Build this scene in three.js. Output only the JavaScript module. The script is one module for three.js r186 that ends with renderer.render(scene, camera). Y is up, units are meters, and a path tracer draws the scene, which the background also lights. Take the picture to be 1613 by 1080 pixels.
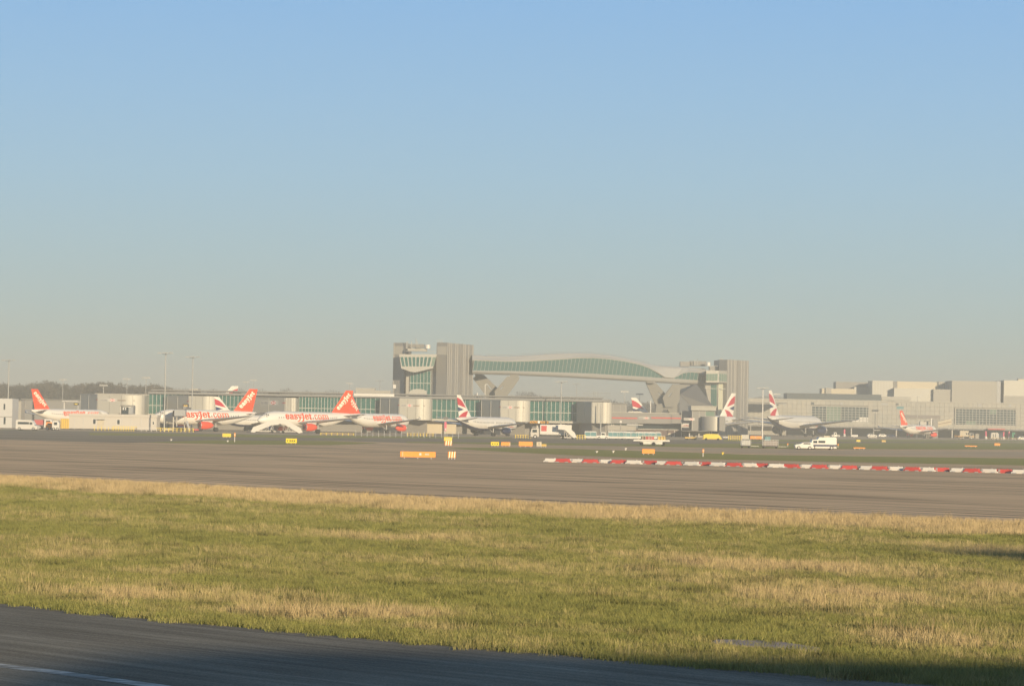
import * as THREE from 'three';
import { mergeGeometries } from 'three/addons/utils/BufferGeometryUtils.js';
import { RoundedBoxGeometry } from 'three/addons/geometries/RoundedBoxGeometry.js';
import { ImprovedNoise } from 'three/addons/math/ImprovedNoise.js';

// ---------------------------------------------------------------- camera, sky, sun, exposure
const scene = new THREE.Scene();
const renderer = new THREE.WebGLRenderer({ antialias: true });
renderer.toneMapping = THREE.LinearToneMapping;
renderer.toneMappingExposure = 1.27;
renderer.shadowMap.enabled = true;

const FOC = 4200, CX = 806.5, CY = 540, EYE = 4.3, ROLL = 0.018, PITCH = Math.atan(123 / FOC);
const camera = new THREE.PerspectiveCamera(2 * Math.atan(540 / FOC) * 180 / Math.PI, 1613 / 1080, 0.5, 20000);
camera.rotation.order = 'YXZ';
camera.rotation.set(PITCH, 0, ROLL);
camera.position.set(0, EYE, 0);
camera.updateMatrixWorld(true);

const SUN_EL = 11.5 * Math.PI / 180, SUN_AZ = 27 * Math.PI / 180;   // behind the camera, to the right
const sunDir = new THREE.Vector3(Math.sin(SUN_AZ) * Math.cos(SUN_EL), Math.sin(SUN_EL), Math.cos(SUN_AZ) * Math.cos(SUN_EL));
const sun = new THREE.DirectionalLight(new THREE.Color().setRGB(1.0, 0.795, 0.51), 5.0);
sun.position.copy(sunDir).multiplyScalar(2000).add(new THREE.Vector3(0, 0, -600));
sun.target.position.set(0, 0, -600);
sun.castShadow = true;
Object.assign(sun.shadow.camera, { left: -700, right: 700, top: 700, bottom: -700, near: 10, far: 5000 });
sun.shadow.mapSize.set(4096, 4096);
sun.shadow.radius = 2;
scene.add(sun, sun.target);

function makeSky() {
  // clear winter air: pale and warm in the haze at the horizon, blue above
  const stops = [[0, .45, .495, .41], [1.0, .435, .495, .435], [2.2, .40, .51, .505], [3.6, .365, .515, .575], [5.2, .328, .51, .645],
    [7, .285, .485, .69], [9, .24, .45, .715], [14, .175, .335, .57], [24, .125, .235, .40], [40, .09, .165, .285], [65, .07, .125, .22], [90, .065, .115, .20]];
  const W = 64, Hh = 1024, d = new Float32Array(W * Hh * 4);
  for (let r = 0; r < Hh; r++) {
    const el = Math.max(0, (r + .5) / Hh * 180 - 90);
    let k = 0; while (k < stops.length - 2 && el > stops[k + 1][0]) k++;
    const a = stops[k], b = stops[k + 1], t = Math.min(1, Math.max(0, (el - a[0]) / (b[0] - a[0])));
    for (let c = 0; c < W; c++) {
      const i = (r * W + c) * 4;
      for (let j = 0; j < 3; j++) d[i + j] = .875 * (a[j + 1] + (b[j + 1] - a[j + 1]) * t);
      d[i + 3] = 1;
    }
  }
  const t = new THREE.DataTexture(d, W, Hh, THREE.RGBAFormat, THREE.FloatType);
  t.mapping = THREE.EquirectangularReflectionMapping;
  t.magFilter = t.minFilter = THREE.LinearFilter;
  t.needsUpdate = true;
  return t;
}
scene.background = makeSky();
scene.environment = scene.background;
scene.fog = new THREE.FogExp2(new THREE.Color().setRGB(.95, .95, .87), 0.00052);

// ---------------------------------------------------------------- helpers
let seed = 20117;
const rnd = () => { seed |= 0; seed = seed + 0x6D2B79F5 | 0; let t = Math.imul(seed ^ seed >>> 15, 1 | seed); t = t + Math.imul(t ^ t >>> 7, 61 | t) ^ t; return ((t ^ t >>> 14) >>> 0) / 4294967296; };
const rr = (a, b) => a + (b - a) * rnd();
const noise3 = new ImprovedNoise();
const nz = (x, y, z = 0) => noise3.noise(x + 17.3, y + 4.1, z + 9.7);
const fbm = (x, y, z = 0) => nz(x, y, z) * .55 + nz(x * 2.1, y * 2.1, z + 5) * .28 + nz(x * 4.3, y * 4.3, z + 11) * .17;
const V = (x, y, z) => new THREE.Vector3(x, y, z);
const YH = px => 663 + ROLL * (px - CX);                       // row of the horizon in that column
function ray(px, py) { return V((px - CX) / FOC, -(py - CY) / FOC, -1).applyQuaternion(camera.quaternion); }
function at(px, py, D) { const d = ray(px, py); return d.multiplyScalar(D / -d.z).add(camera.position); }   // point at distance D north of the camera
function G(px, py) { const d = ray(px, py); return d.multiplyScalar(-EYE / d.y).add(camera.position); }       // point on the ground
const gx = (px, D) => at(px, YH(px) + EYE * FOC / D, D).x;
const hy = (px, py, D) => at(px, py, D).y;

const mats = [];
function mat(r, g, b, rough = .7, metal = 0, extra = {}) {
  const m = new THREE.MeshStandardMaterial({ color: new THREE.Color().setRGB(r, g, b), roughness: rough, metalness: metal, ...extra });
  mats.push(m); return m;
}
function prep(g) { let q = g.index ? g.toNonIndexed() : g; if (!q.attributes.normal) q.computeVertexNormals(); for (const k of Object.keys(q.attributes)) if (!['position', 'normal', 'uv'].includes(k)) q.deleteAttribute(k); if (!q.attributes.uv) q.setAttribute('uv', new THREE.BufferAttribute(new Float32Array(q.attributes.position.count * 2), 2)); return q; }
function join(list) { list = [list].flat(Infinity).map(prep); return list.length > 1 ? mergeGeometries(list) : list[0]; }
const taken = {};
function numbered(n) { const k = taken[n] = (taken[n] ?? -1) + 1; return k ? `${n}_${String(k).padStart(3, '0')}` : n; }
function base(parent) { const v = V(0, 0, 0); for (let p = parent; p && p !== scene; p = p.parent) v.add(p.position); return v; }
function obj(name, geoms, m, parent = scene) {                 // world-coordinate geometry -> one named mesh under parent
  const g = join(geoms), b = base(parent);
  if (parent !== scene) { g.translate(-b.x, -b.y, -b.z); }
  const o = new THREE.Mesh(g, m); o.name = parent === scene ? numbered(name) : name;
  o.castShadow = o.receiveShadow = true; parent.add(o); return o;
}
function part(name, geoms, m, parent) { const o = new THREE.Mesh(join(geoms), m); o.name = name; o.castShadow = o.receiveShadow = true; parent.add(o); return o; }  // local-coordinate geometry
function share(name, g, m, parent, x, y, z) { const o = new THREE.Mesh(g, m); o.name = name; o.position.set(x, y, z); o.castShadow = o.receiveShadow = true; parent.add(o); return o; }
function tag(o, label, category, group) { o.userData.label = label; o.userData.category = category; if (group) o.userData.group = group; return o; }
function thing(name, label, category, [x, y, z] = [0, 0, 0], turn = 0, group) {
  const o = new THREE.Group(); o.name = numbered(name); o.position.set(x, y, z); o.rotation.y = turn; scene.add(o); return tag(o, label, category, group);
}
function struct(name, geoms, m) { const o = obj(name, geoms, m); o.userData.kind = 'structure'; return o; }
function dup(src, label, pos, turn, group) {
  const c = src.clone(); c.name = numbered(src.name.replace(/_\d{3}$/, '')); c.userData = { ...src.userData }; scene.add(c);
  if (pos) c.position.set(...pos); c.rotation.set(0, turn ?? 0, 0); return tag(c, label, src.userData.category, group ?? src.userData.group);
}
const box = (x0, x1, y0, y1, z0, z1) => new THREE.BoxGeometry(x1 - x0, y1 - y0, z1 - z0).translate((x0 + x1) / 2, (y0 + y1) / 2, (z0 + z1) / 2);
const rbox = (x0, x1, y0, y1, z0, z1, r = .05) => new RoundedBoxGeometry(x1 - x0, y1 - y0, z1 - z0, 1, r).translate((x0 + x1) / 2, (y0 + y1) / 2, (z0 + z1) / 2);
function slab(px0, py0, px1, py1, D, T) {                      // box whose front spans those columns and rows at distance D
  const a = at(px0, (py0 + py1) / 2, D), b = at(px1, (py0 + py1) / 2, D), t = at((px0 + px1) / 2, py0, D), u = at((px0 + px1) / 2, py1, D);
  return box(a.x, b.x, u.y, t.y, -D - T, -D);
}
function gslab(px0, px1, py0, D, T) { const m = (px0 + px1) / 2; return box(gx(px0, D), gx(px1, D), 0, hy(m, py0, D), -D - T, -D); }
function bar(p, q, r, r2 = r, n = 8) {
  const d = q.clone().sub(p), g = new THREE.CylinderGeometry(r2, r, d.length(), n);
  g.applyQuaternion(new THREE.Quaternion().setFromUnitVectors(V(0, 1, 0), d.clone().normalize()));
  return g.translate((p.x + q.x) / 2, (p.y + q.y) / 2, (p.z + q.z) / 2);
}
function beam(p, q, w, h) {
  const d = q.clone().sub(p), g = new THREE.BoxGeometry(w, h, d.length());
  const m = new THREE.Matrix4().lookAt(q, p, V(0, 1, 0)); g.applyMatrix4(m);
  return g.translate((p.x + q.x) / 2, (p.y + q.y) / 2, (p.z + q.z) / 2);
}
function prism(plan, y0, y1) {                                 // plan [[x, z], ...]; y0 / y1 numbers or one per corner
  const n = plan.length, lo = i => Array.isArray(y0) ? y0[i] : y0, hi = i => Array.isArray(y1) ? y1[i] : y1, pos = [];
  const area = plan.reduce((s, p, i) => { const q = plan[(i + 1) % n]; return s + p[0] * q[1] - q[0] * p[1]; }, 0);
  const P = area > 0 ? plan.map((_, i) => n - 1 - i) : plan.map((_, i) => i);
  const tri = (a, b, c) => pos.push(...a, ...b, ...c);
  for (let k = 0; k < n; k++) {
    const i = P[k], j = P[(k + 1) % n], a = [plan[i][0], lo(i), plan[i][1]], b = [plan[j][0], lo(j), plan[j][1]], c = [plan[j][0], hi(j), plan[j][1]], d = [plan[i][0], hi(i), plan[i][1]];
    tri(a, b, c); tri(a, c, d);
  }
  const s = THREE.ShapeUtils.triangulateShape(P.map(i => new THREE.Vector2(plan[i][0], -plan[i][1])), []);
  for (const [a, b, c] of s) {
    const [i, j, k] = [P[a], P[b], P[c]];
    tri([plan[i][0], hi(i), plan[i][1]], [plan[j][0], hi(j), plan[j][1]], [plan[k][0], hi(k), plan[k][1]]);
    tri([plan[i][0], lo(i), plan[i][1]], [plan[k][0], lo(k), plan[k][1]], [plan[j][0], lo(j), plan[j][1]]);
  }
  const g = new THREE.BufferGeometry(); g.setAttribute('position', new THREE.Float32BufferAttribute(pos, 3)); g.computeVertexNormals(); return g;
}
const plan = list => list.map(([px, D]) => [gx(px, D), -D]);
function outline(pts, D, T, holes = []) {                      // extruded outline given in rows and columns at distance D
  const w = ([x, y]) => { const p = at(x, y, D); return new THREE.Vector2(p.x, p.y); };
  const s = new THREE.Shape(pts.map(w)); for (const h of holes) s.holes.push(new THREE.Path(h.map(w)));
  return new THREE.ExtrudeGeometry(s, { depth: T, bevelEnabled: false }).translate(0, 0, -D - T);
}
function extr(pts, w, bevel = 0) {                             // side profile in x, y; width w along z, centred
  const g = new THREE.ExtrudeGeometry(new THREE.Shape(pts.map(p => new THREE.Vector2(...p))), { depth: w - 2 * bevel, bevelEnabled: bevel > 0, bevelSize: bevel, bevelThickness: bevel, bevelSegments: 2 });
  return g.translate(0, 0, -w / 2 + bevel);
}
const wheelGeom = (r, w) => new THREE.CylinderGeometry(r, r, w, 16).rotateX(Math.PI / 2);
function canvasTex(w, h, draw) {
  const c = document.createElement('canvas'); c.width = w; c.height = h; draw(c.getContext('2d'), w, h);
  const t = new THREE.CanvasTexture(c); t.colorSpace = THREE.SRGBColorSpace; t.anisotropy = 8; return t;
}
function dataTex(n, fn, srgb = true) {
  const d = new Uint8Array(n * n * 4);
  for (let y = 0; y < n; y++) for (let x = 0; x < n; x++) { const c = fn(x / n, y / n), i = (y * n + x) * 4; for (let j = 0; j < 3; j++) d[i + j] = Math.max(0, Math.min(255, c[j])); d[i + 3] = 255; }
  const t = new THREE.DataTexture(d, n, n); t.wrapS = t.wrapT = THREE.RepeatWrapping; t.magFilter = THREE.LinearFilter; t.minFilter = THREE.LinearMipmapLinearFilter; t.generateMipmaps = true;
  if (srgb) t.colorSpace = THREE.SRGBColorSpace; t.needsUpdate = true; return t;
}
// noise that tiles over 0..1
function tile(u, v, fx, fy, z) { const a = u * Math.PI * 2, b = v * Math.PI * 2, R = fx / 6.283, S = fy / 6.283; return noise3.noise(Math.cos(a) * R + 31 + Math.cos(b) * S, Math.sin(a) * R + 7 + z, Math.sin(b) * S + 3 + z * 1.7); }

// ---------------------------------------------------------------- materials
const M = {
  silver: mat(.41, .40, .36, .5, .25), silverSeam: mat(.42, .41, .38, .5, .3), cladding: mat(.25, .245, .235, .6, .15), claddingRib: mat(.30, .295, .28, .55, .15),
  paleWall: mat(.37, .355, .315, .75), terminal: mat(.375, .365, .325, .6, .1), terminalJoint: mat(.25, .24, .215, .9), darkBand: mat(.055, .075, .09, .5, .1),
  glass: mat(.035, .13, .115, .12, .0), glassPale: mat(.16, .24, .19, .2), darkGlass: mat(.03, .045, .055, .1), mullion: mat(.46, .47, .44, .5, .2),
  bridgeGlass: mat(.07, .17, .165, .15), windowGlass: mat(.05, .075, .09, .15),
  concrete: mat(.235, .23, .21, .85), darkUnder: mat(.07, .07, .07, .9), brick: mat(.16, .12, .11, .9), roofGrey: mat(.22, .22, .215, .7), roofDark: mat(.16, .155, .15, .7),
  white: mat(.68, .66, .62, .4), whiteMatt: mat(.54, .51, .46, .6), greyPaint: mat(.36, .37, .38, .5), lightGrey: mat(.55, .55, .54, .5, .1), orangeJet: mat(.86, .085, .03, .4),
  black: mat(.015, .015, .017, .6), tyre: mat(.02, .02, .02, .9), steel: mat(.42, .42, .42, .4, .6), poleMetal: mat(.40, .40, .38, .5, .4), lampHead: mat(.5, .5, .48, .4, .3),
  yellow: mat(.80, .60, .05, .5), orange: mat(.90, .33, .05, .55), red: mat(.56, .07, .065, .55), redDull: mat(.5, .09, .09, .6), blue: mat(.03, .05, .2, .45), teal: mat(.12, .28, .31, .7), green: mat(.03, .25, .14, .6),
  baBlue: mat(.018, .026, .085, .35), cage: mat(.33, .28, .26, .7), pink: mat(.75, .12, .2, .6), beige: mat(.56, .50, .38, .7), brown: mat(.22, .15, .11, .8), gold: mat(.62, .42, .1, .6),
};
// ---------------------------------------------------------------- ground, pavements
function sheet(name, pts, y, m, uvScale = 1, dir = [1, 0]) {    // polygon on the ground given as points [x, z]
  const g = new THREE.ShapeGeometry(new THREE.Shape(pts.map(([x, z]) => new THREE.Vector2(x, -z)))).rotateX(-Math.PI / 2).translate(0, y, 0);
  const p = g.attributes.position, uv = g.attributes.uv;
  for (let i = 0; i < p.count; i++) { const x = p.getX(i), z = p.getZ(i); uv.setXY(i, (x * dir[0] + z * dir[1]) / uvScale, (-x * dir[1] + z * dir[0]) / uvScale); }
  const o = struct(name, g, m); o.castShadow = false; return o;
}
const onGround = list => list.map(([px, py]) => { const p = G(px, py); return [p.x, p.z]; });
const RD = (() => { const a = G(279, 765), b = G(1300, 813), d = b.sub(a).normalize(); return [d.x, d.z]; })();     // the way the runway runs

const grassTex = dataTex(512, (u, v) => { const n = tile(u, v, 14, 14, 1) * .5 + tile(u, v, 40, 40, 5) * .5 + (rnd() - .5) * .5; const dry = Math.max(0, Math.min(1, .35 + n * .9)); return [118 + dry * 52, 122 + dry * 22, 58 + dry * 34]; });
const farGrass = new THREE.MeshPhysicalMaterial({ map: grassTex, roughness: 1, specularIntensity: .1 });
sheet('ground', [[-3200, 400], [3200, 400], [3200, -6500], [-3200, -6500]], 0, farGrass, 24);

function streaky(base, dark, warm, zs, k) {                     // tyre rubber and weathering drawn out along the runway
  return dataTex(1024, (u, v) => {
    const s = tile(u, v, 2.2, 46, zs) + .7 * tile(u, v, 5, 120, zs + 3) + .45 * tile(u, v, 12, 260, zs + 8), b = tile(u, v, 3, 5, zs + 13), f = (rnd() - .5) * 9;
    const d = Math.max(0, s * 1.35 - .12) * k;
    return base.map((c, i) => c - d * dark[i] + b * warm[i] * 18 + f);
  });
}
const runwayTex = streaky([216, 185, 146], [88, 74, 58], [1, .85, .7], 2, 1);
const pave = tex => new THREE.MeshPhysicalMaterial({ map: tex, roughness: .95, specularIntensity: .15 });
const runwayMat = pave(runwayTex);
const laneMat = pave(streaky([160, 145, 122], [44, 42, 38], [.8, .8, .8], 21, 1));
const nearMat = pave(dataTex(1024, (u, v) => { const n = tile(u, v, 3, 70, 41) * .6 + tile(u, v, 9, 160, 46) * .5 + tile(u, v, 6, 6, 50) * .5, f = (rnd() - .5) * 34; return [126 + n * 30 + f, 120 + n * 30 + f, 107 + n * 28 + f]; }));
const apronMat = pave(streaky([194, 174, 144], [34, 34, 30], [1, 1, .9], 33, .8));
const paleLaneMat = pave(streaky([200, 176, 144], [40, 38, 34], [1, .9, .8], 61, .8));

const NEAR_EDGE = [[-420, 910], [-150, 936], [68, 958], [270, 979], [478, 998], [690, 1017], [900, 1034], [1113, 1053], [1300, 1067], [1460, 1080], [1800, 1106], [2100, 1128]];
const RUN_NEAR = [[-700, 716], [-150, 744], [0, 752], [279, 765], [400, 772.6], [650, 786], [900, 798], [1113, 806.5], [1300, 813], [1613, 826], [1900, 838], [2300, 856]];
sheet('runway', onGround([...RUN_NEAR, [2700, 700], [1613, 696], [806, 689], [0, 684], [-900, 676]]), .008, runwayMat, 60, RD);
sheet('taxiway', onGround([[-700, 684], [-100, 689.5], [200, 697.5], [320, 694], [520, 694], [640, 697], [806, 699.5], [1000, 702], [1250, 703], [1613, 702], [2300, 712], [2300, 701], [1613, 690], [1200, 688], [806, 685], [400, 682], [0, 677.5], [-700, 666]]), .012, laneMat, 50, [1, 0]);
sheet('link_taxiway', onGround([[735, 703.5], [900, 705], [1050, 708.5], [1180, 713], [1400, 717], [1613, 719.5], [2300, 731], [2300, 722], [1613, 711.5], [1250, 708.5], [1050, 705], [900, 702.5]]), .016, paleLaneMat, 40, [1, 0]);
sheet('apron', [[-700, -560], [-300, -610], [0, -655], [140, -880], [520, -1000], [520, -1900], [-700, -1500]], .004 + .016, apronMat, 70, [1, 0]);
const islandTex = dataTex(256, (u, v) => { const n = tile(u, v, 8, 14, 81) * .6 + tile(u, v, 26, 40, 85) * .5 + (rnd() - .5) * .4, q = Math.max(0, Math.min(1, .4 + n)); return [142 + q * 48, 147 + q * 18, 80 + q * 26]; });
const islandMat = new THREE.MeshPhysicalMaterial({ map: islandTex, roughness: 1, specularIntensity: .1 });
sheet('grass_island', onGround([[700, 705.8], [806, 705], [1000, 710], [1180, 716], [1400, 719.5], [1613, 722], [2300, 734], [2300, 748], [1613, 733], [1300, 727], [1000, 721], [860, 715], [760, 709.5]]), .020, islandMat, 18);
sheet('grass_island', onGround([[640, 695.5], [806, 697.2], [1000, 699.2], [1180, 698.5], [1400, 697.5], [1613, 697.5], [2000, 701], [2000, 711], [1613, 708], [1250, 706.8], [1000, 703], [806, 700.2], [640, 697.4]]), .024, islandMat, 18);
sheet('grass_island', onGround([[225, 697], [330, 693.2], [520, 694.5], [600, 698], [520, 701], [400, 700]]), .020, islandMat, 18);
sheet('grass_island', onGround([[140, 681.5], [400, 684.5], [640, 687], [806, 689], [806, 690.4], [600, 690], [400, 688.6], [140, 685.2]]), .028, islandMat, 18);
sheet('grass_island', onGround([[1140, 692.4], [1400, 692.2], [1620, 694.2], [1620, 696], [1400, 695.4], [1140, 695.5]]), .028, islandMat, 18);
sheet('perimeter_road', [...onGround(NEAR_EDGE), [55, 30], [-120, 30], [-120, -60]], .014, nearMat, 22, RD);
// worn edge line on the dark pavement, and a dark joint along the runway shoulder
function strip(name, pts, w, y, m) {
  const P = onGround(pts), L = [], R = [];
  P.forEach((p, i) => { const a = P[Math.max(0, i - 1)], b = P[Math.min(P.length - 1, i + 1)], l = Math.hypot(b[0] - a[0], b[1] - a[1]), nx = -(b[1] - a[1]) / l * w / 2, nzv = (b[0] - a[0]) / l * w / 2; L.push([p[0] + nx, p[1] + nzv]); R.unshift([p[0] - nx, p[1] - nzv]); });
  return sheet(name, [...L, ...R], y, m, 8);
}
strip('edge_marking', [[-260, 1022], [-80, 1040], [80, 1059], [240, 1081], [420, 1108]], .42, .019, mat(1, 1, 1, .85, 0, { map: dataTex(256, (u, v) => { const n = tile(u, v, 9, 30, 71) + .7 * tile(u, v, 30, 60, 75), w = Math.max(0, Math.min(1, .55 + n * 1.1)), f = (rnd() - .5) * 22; return [110 + w * 82 + f, 109 + w * 82 + f, 102 + w * 82 + f]; }) }));
strip('shoulder_joint', [[300, 761], [560, 774], [800, 785], [1100, 797], [1420, 809], [1700, 819]], .35, .0125, mat(.06, .057, .055, .9));
strip('shoulder_gap', [[790, 794], [960, 800.4], [1113, 807], [1300, 813.6], [1613, 826.6], [1800, 834.5]], .95, .0135, mat(.055, .052, .048, .9));
strip('tar_seam', [[560, 693.5], [700, 698], [860, 700.5], [1000, 703.5]], .8, .0125, mat(.06, .06, .06, .9));
for (const [a, b] of [[[420, 716], [600, 712.5]], [[30, 742], [210, 745]], [[880, 757], [1080, 762]], [[1250, 768], [1560, 776]], [[560, 745], [830, 752]]]) strip('tar_seam', [a, b], .4, .0127, mat(.07, .066, .06, .9));

// ---- the verge between the two pavements: earth and grass with drier stretches
const dryBands = [  // column, row, half width, half height of the straw-coloured stretches, strength
  [560, 972, 210, 11, 1.1], [690, 992, 90, 7, .7], [90, 876, 130, 9, .9], [290, 902, 130, 10, .55], [320, 838, 170, 7, .55], [560, 848, 150, 9, .45], [1200, 895, 190, 11, .85], [1400, 900, 160, 14, .5], [1330, 948, 190, 16, .75], [1180, 935, 60, 7, .4],
  [1440, 1012, 150, 16, .8], [1560, 930, 90, 14, .5], [130, 935, 110, 12, .55], [930, 975, 60, 10, .35], [720, 848, 80, 10, .4], [200, 945, 60, 12, .4], [820, 895, 60, 6, .3], [1550, 870, 110, 10, .45], [930, 815, 500, 8, .2]];
const invQ = camera.quaternion.clone().invert();
function pix(x, z) { const v = V(x, -EYE, z).applyQuaternion(invQ); return [CX - v.x / v.z * FOC, CY + v.y / v.z * FOC]; }
const lerpEdge = (E, px) => { let k = 0; while (k < E.length - 2 && px > E[k + 1][0]) k++; const [a, b] = [E[k], E[k + 1]]; return a[1] + (b[1] - a[1]) * (px - a[0]) / (b[0] - a[0]); };
const dryGround = dryBands.map(([px, py, hw, hh, s]) => { const c = G(px, py), l = G(px - hw, py - hw * .02), r = G(px + hw, py + hw * .02), n = G(px, py + hh), f = G(px, py - hh); return { x: c.x, z: c.z, a: Math.hypot(r.x - l.x, r.z - l.z) / 2, b: Math.max(.5, (n.z - f.z) / 2), tx: (r.x - l.x), tz: (r.z - l.z), s }; });
for (const d of dryGround) { const l = Math.hypot(d.tx, d.tz); d.tx /= l; d.tz /= l; }
const runEdgeG = onGround(RUN_NEAR), nearEdgeG = onGround(NEAR_EDGE);
function edgeDist(E, x, z) { let best = 1e9; for (let i = 0; i + 1 < E.length; i++) { const [ax, az] = E[i], [bx, bz] = E[i + 1], t = Math.max(0, Math.min(1, ((x - ax) * (bx - ax) + (z - az) * (bz - az)) / ((bx - ax) ** 2 + (bz - az) ** 2))); best = Math.min(best, Math.hypot(x - ax - t * (bx - ax), z - az - t * (bz - az))); } return best; }
function between(x, z) { const [px, py] = pix(x, z), j = fbm(x * .9, z * .9, 31) + .6 * nz(x * 3.1, z * 3.1, 8); return py > lerpEdge(RUN_NEAR, px) - 2.2 * Math.max(0, j) && py < lerpEdge(NEAR_EDGE, px) + 1.5 + 7 * j; }
function dryness(x, z) {                                         // 0 green turf, 1 dead straw
  const u = x * RD[0] + z * RD[1], w = -x * RD[1] + z * RD[0];
  let d = .205 + fbm(u * .045, w * .13, 2) * .62 + nz(u * .3, w * .75, 7) * .26 + nz(x * 1.3, z * 1.3, 3) * .16;
  const e = edgeDist(runEdgeG, x, z);
  d += 1.05 * (1 - THREE.MathUtils.smoothstep(e + fbm(u * .12, w * .16, 14) * 9, 5.5, 16));
  for (const b of dryGround) { const p = ((x - b.x) * b.tx + (z - b.z) * b.tz) / b.a, q = (-(x - b.x) * b.tz + (z - b.z) * b.tx) / b.b, r = Math.sqrt(p * p + q * q) + fbm(u * .25, w * .4, 20) * .8; d += b.s * .45 * (1 - THREE.MathUtils.smoothstep(r, .2, 1.3)); }
  return Math.max(0, Math.min(1, d));
}
const GREEN = [.185, .20, .058], GREEN2 = [.29, .275, .085], STRAW = [.52, .40, .215], EARTH = [.085, .075, .04];
{
  const x0 = -52, x1 = 46, z0 = -196, z1 = -40, st = .7, nx = Math.round((x1 - x0) / st), nzv = Math.round((z1 - z0) / st);
  const g = new THREE.PlaneGeometry(x1 - x0, z1 - z0, nx, nzv).rotateX(-Math.PI / 2).translate((x0 + x1) / 2, .004, (z0 + z1) / 2), p = g.attributes.position, c = new Float32Array(p.count * 3);
  for (let i = 0; i < p.count; i++) {
    const x = p.getX(i), z = p.getZ(i), d = dryness(x, z), k = .62 + fbm(x * .8, z * .8, 4) * .35;
    for (let j = 0; j < 3; j++) c[i * 3 + j] = (GREEN[j] * (1 - d) + STRAW[j] * .8 * d) * k * .75 + EARTH[j] * .25;
  }
  g.setAttribute('color', new THREE.BufferAttribute(c, 3));
  const o = new THREE.Mesh(g, mat(1, 1, 1, 1, 0, { vertexColors: true })); o.name = 'verge_turf'; o.userData.kind = 'structure'; o.receiveShadow = true; scene.add(o);
}
{ // blades in tufts
  const tuft = (n, h, w, lean) => {
    const pos = [];
    for (let k = 0; k < n; k++) {
      const a = rr(0, 6.28), r = rr(0, n > 10 ? .17 : .12), bx = Math.cos(a) * r, bz = Math.sin(a) * r, t = rr(0, 6.28), l = rr(.25, 1) * lean, hh = h * rr(.55, 1.1), f = rr(-.9, .9), wx = Math.cos(f) * w, wz = Math.sin(f) * w, mx = bx + Math.cos(t) * l * .35, mz = bz + Math.sin(t) * l * .35, tx = bx + Math.cos(t) * l, tz = bz + Math.sin(t) * l;
      pos.push(bx - wx, 0, bz - wz, bx + wx, 0, bz + wz, mx + wx * .8, hh * .6, mz + wz * .8, bx - wx, 0, bz - wz, mx + wx * .8, hh * .6, mz + wz * .8, mx - wx * .8, hh * .6, mz - wz * .8, mx - wx * .8, hh * .6, mz - wz * .8, mx + wx * .8, hh * .6, mz + wz * .8, tx, hh, tz);
    }
    const g = new THREE.BufferGeometry(); g.setAttribute('position', new THREE.Float32BufferAttribute(pos, 3)); g.computeVertexNormals(); return g;
  };
  const kinds = [[tuft(15, .13, .0042, .08), 'grass'], [tuft(15, .10, .0045, .10), 'grass'], [tuft(11, .2, .004, .1), 'dry_grass'], [tuft(8, .26, .004, .15), 'dry_grass']];
  const lists = kinds.map(() => []), col = new THREE.Color();
  for (let z = -190; z < -41; ) {
    const D = -z, step = D < 75 ? .125 : D < 105 ? .16 : .21, half = D * .2 + 5;
    for (let x = -half; x < half; x += step) {
      const X = x + rr(-step, step), Z = z + rr(-step, step);
      if (!between(X, Z)) continue;
      { const [sx, sy] = pix(X, Z); if (sx > 1118 && sx < 1296 && sy > 1008 + (sx - 1118) * .075 && sy < 1019 + (sx - 1118) * .075 && rnd() < .9) continue; }
      const d = dryness(X, Z) + rr(-.2, .2), tall = d + rr(-.18, .18) > .55 ? (rnd() < .62 ? 2 : 3) : rnd() < .5 ? 0 : 1;
      if (tall >= 2 && rnd() < .25) continue;
      const t = THREE.MathUtils.smoothstep(d, .15, .85), g2 = rnd(), weed = nz(X * .55, Z * .55, 50) + .5 * nz(X * 1.9, Z * 1.9, 53) > .52, k = rr(.88, 1.14) * (weed ? .72 : 1);
      lists[tall].push([X, Z, rr(0, 6.28), rr(.7, 1.4) * (D > 100 ? 1.15 : 1) * (weed ? 1.45 : 1), [0, 1, 2].map(j => ((GREEN[j] * g2 + GREEN2[j] * (1 - g2)) * (1 - t) + STRAW[j] * t) * k)]);
    }
    z += step;
  }
  const bladeMat = new THREE.MeshPhysicalMaterial({ roughness: .8, side: THREE.DoubleSide, specularIntensity: .3 });
  const m4 = new THREE.Matrix4(), q = new THREE.Quaternion(), up = V(0, 1, 0);
  lists.forEach((l, k) => {
    const im = new THREE.InstancedMesh(kinds[k][0], bladeMat, l.length); im.name = numbered(kinds[k][1] + '_blades');
    l.forEach(([x, z, a, s, c], i) => { im.setMatrixAt(i, m4.compose(V(x, .003, z), q.setFromAxisAngle(up, a), V(s, s, s))); im.setColorAt(i, col.setRGB(...c)); });
    im.userData = { kind: 'stuff', label: ['short green turf of the verge', 'low matted green grass of the verge', 'straw coloured dead grass in drier stretches', 'taller bleached grass stalks in drier stretches'][k], category: 'grass' };
    im.castShadow = im.receiveShadow = true; scene.add(im);
  });
  console.log('tufts', lists.map(l => l.length).join(' '));
}
{ // concrete drain cover and bare earth in the turf
  const c = [[1128, 1011], [1215, 1012], [1292, 1024], [1284, 1028.5], [1200, 1022.5], [1120, 1017]].map(([x, y]) => { const p = G(x, y); return [p.x, p.z]; });
  tag(obj('concrete_slab', prism(c, -.03, .055), mat(.34, .27, .22, .9)), 'flat cracked concrete slab lying in the turf by the dark pavement', 'slab');
}
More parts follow.
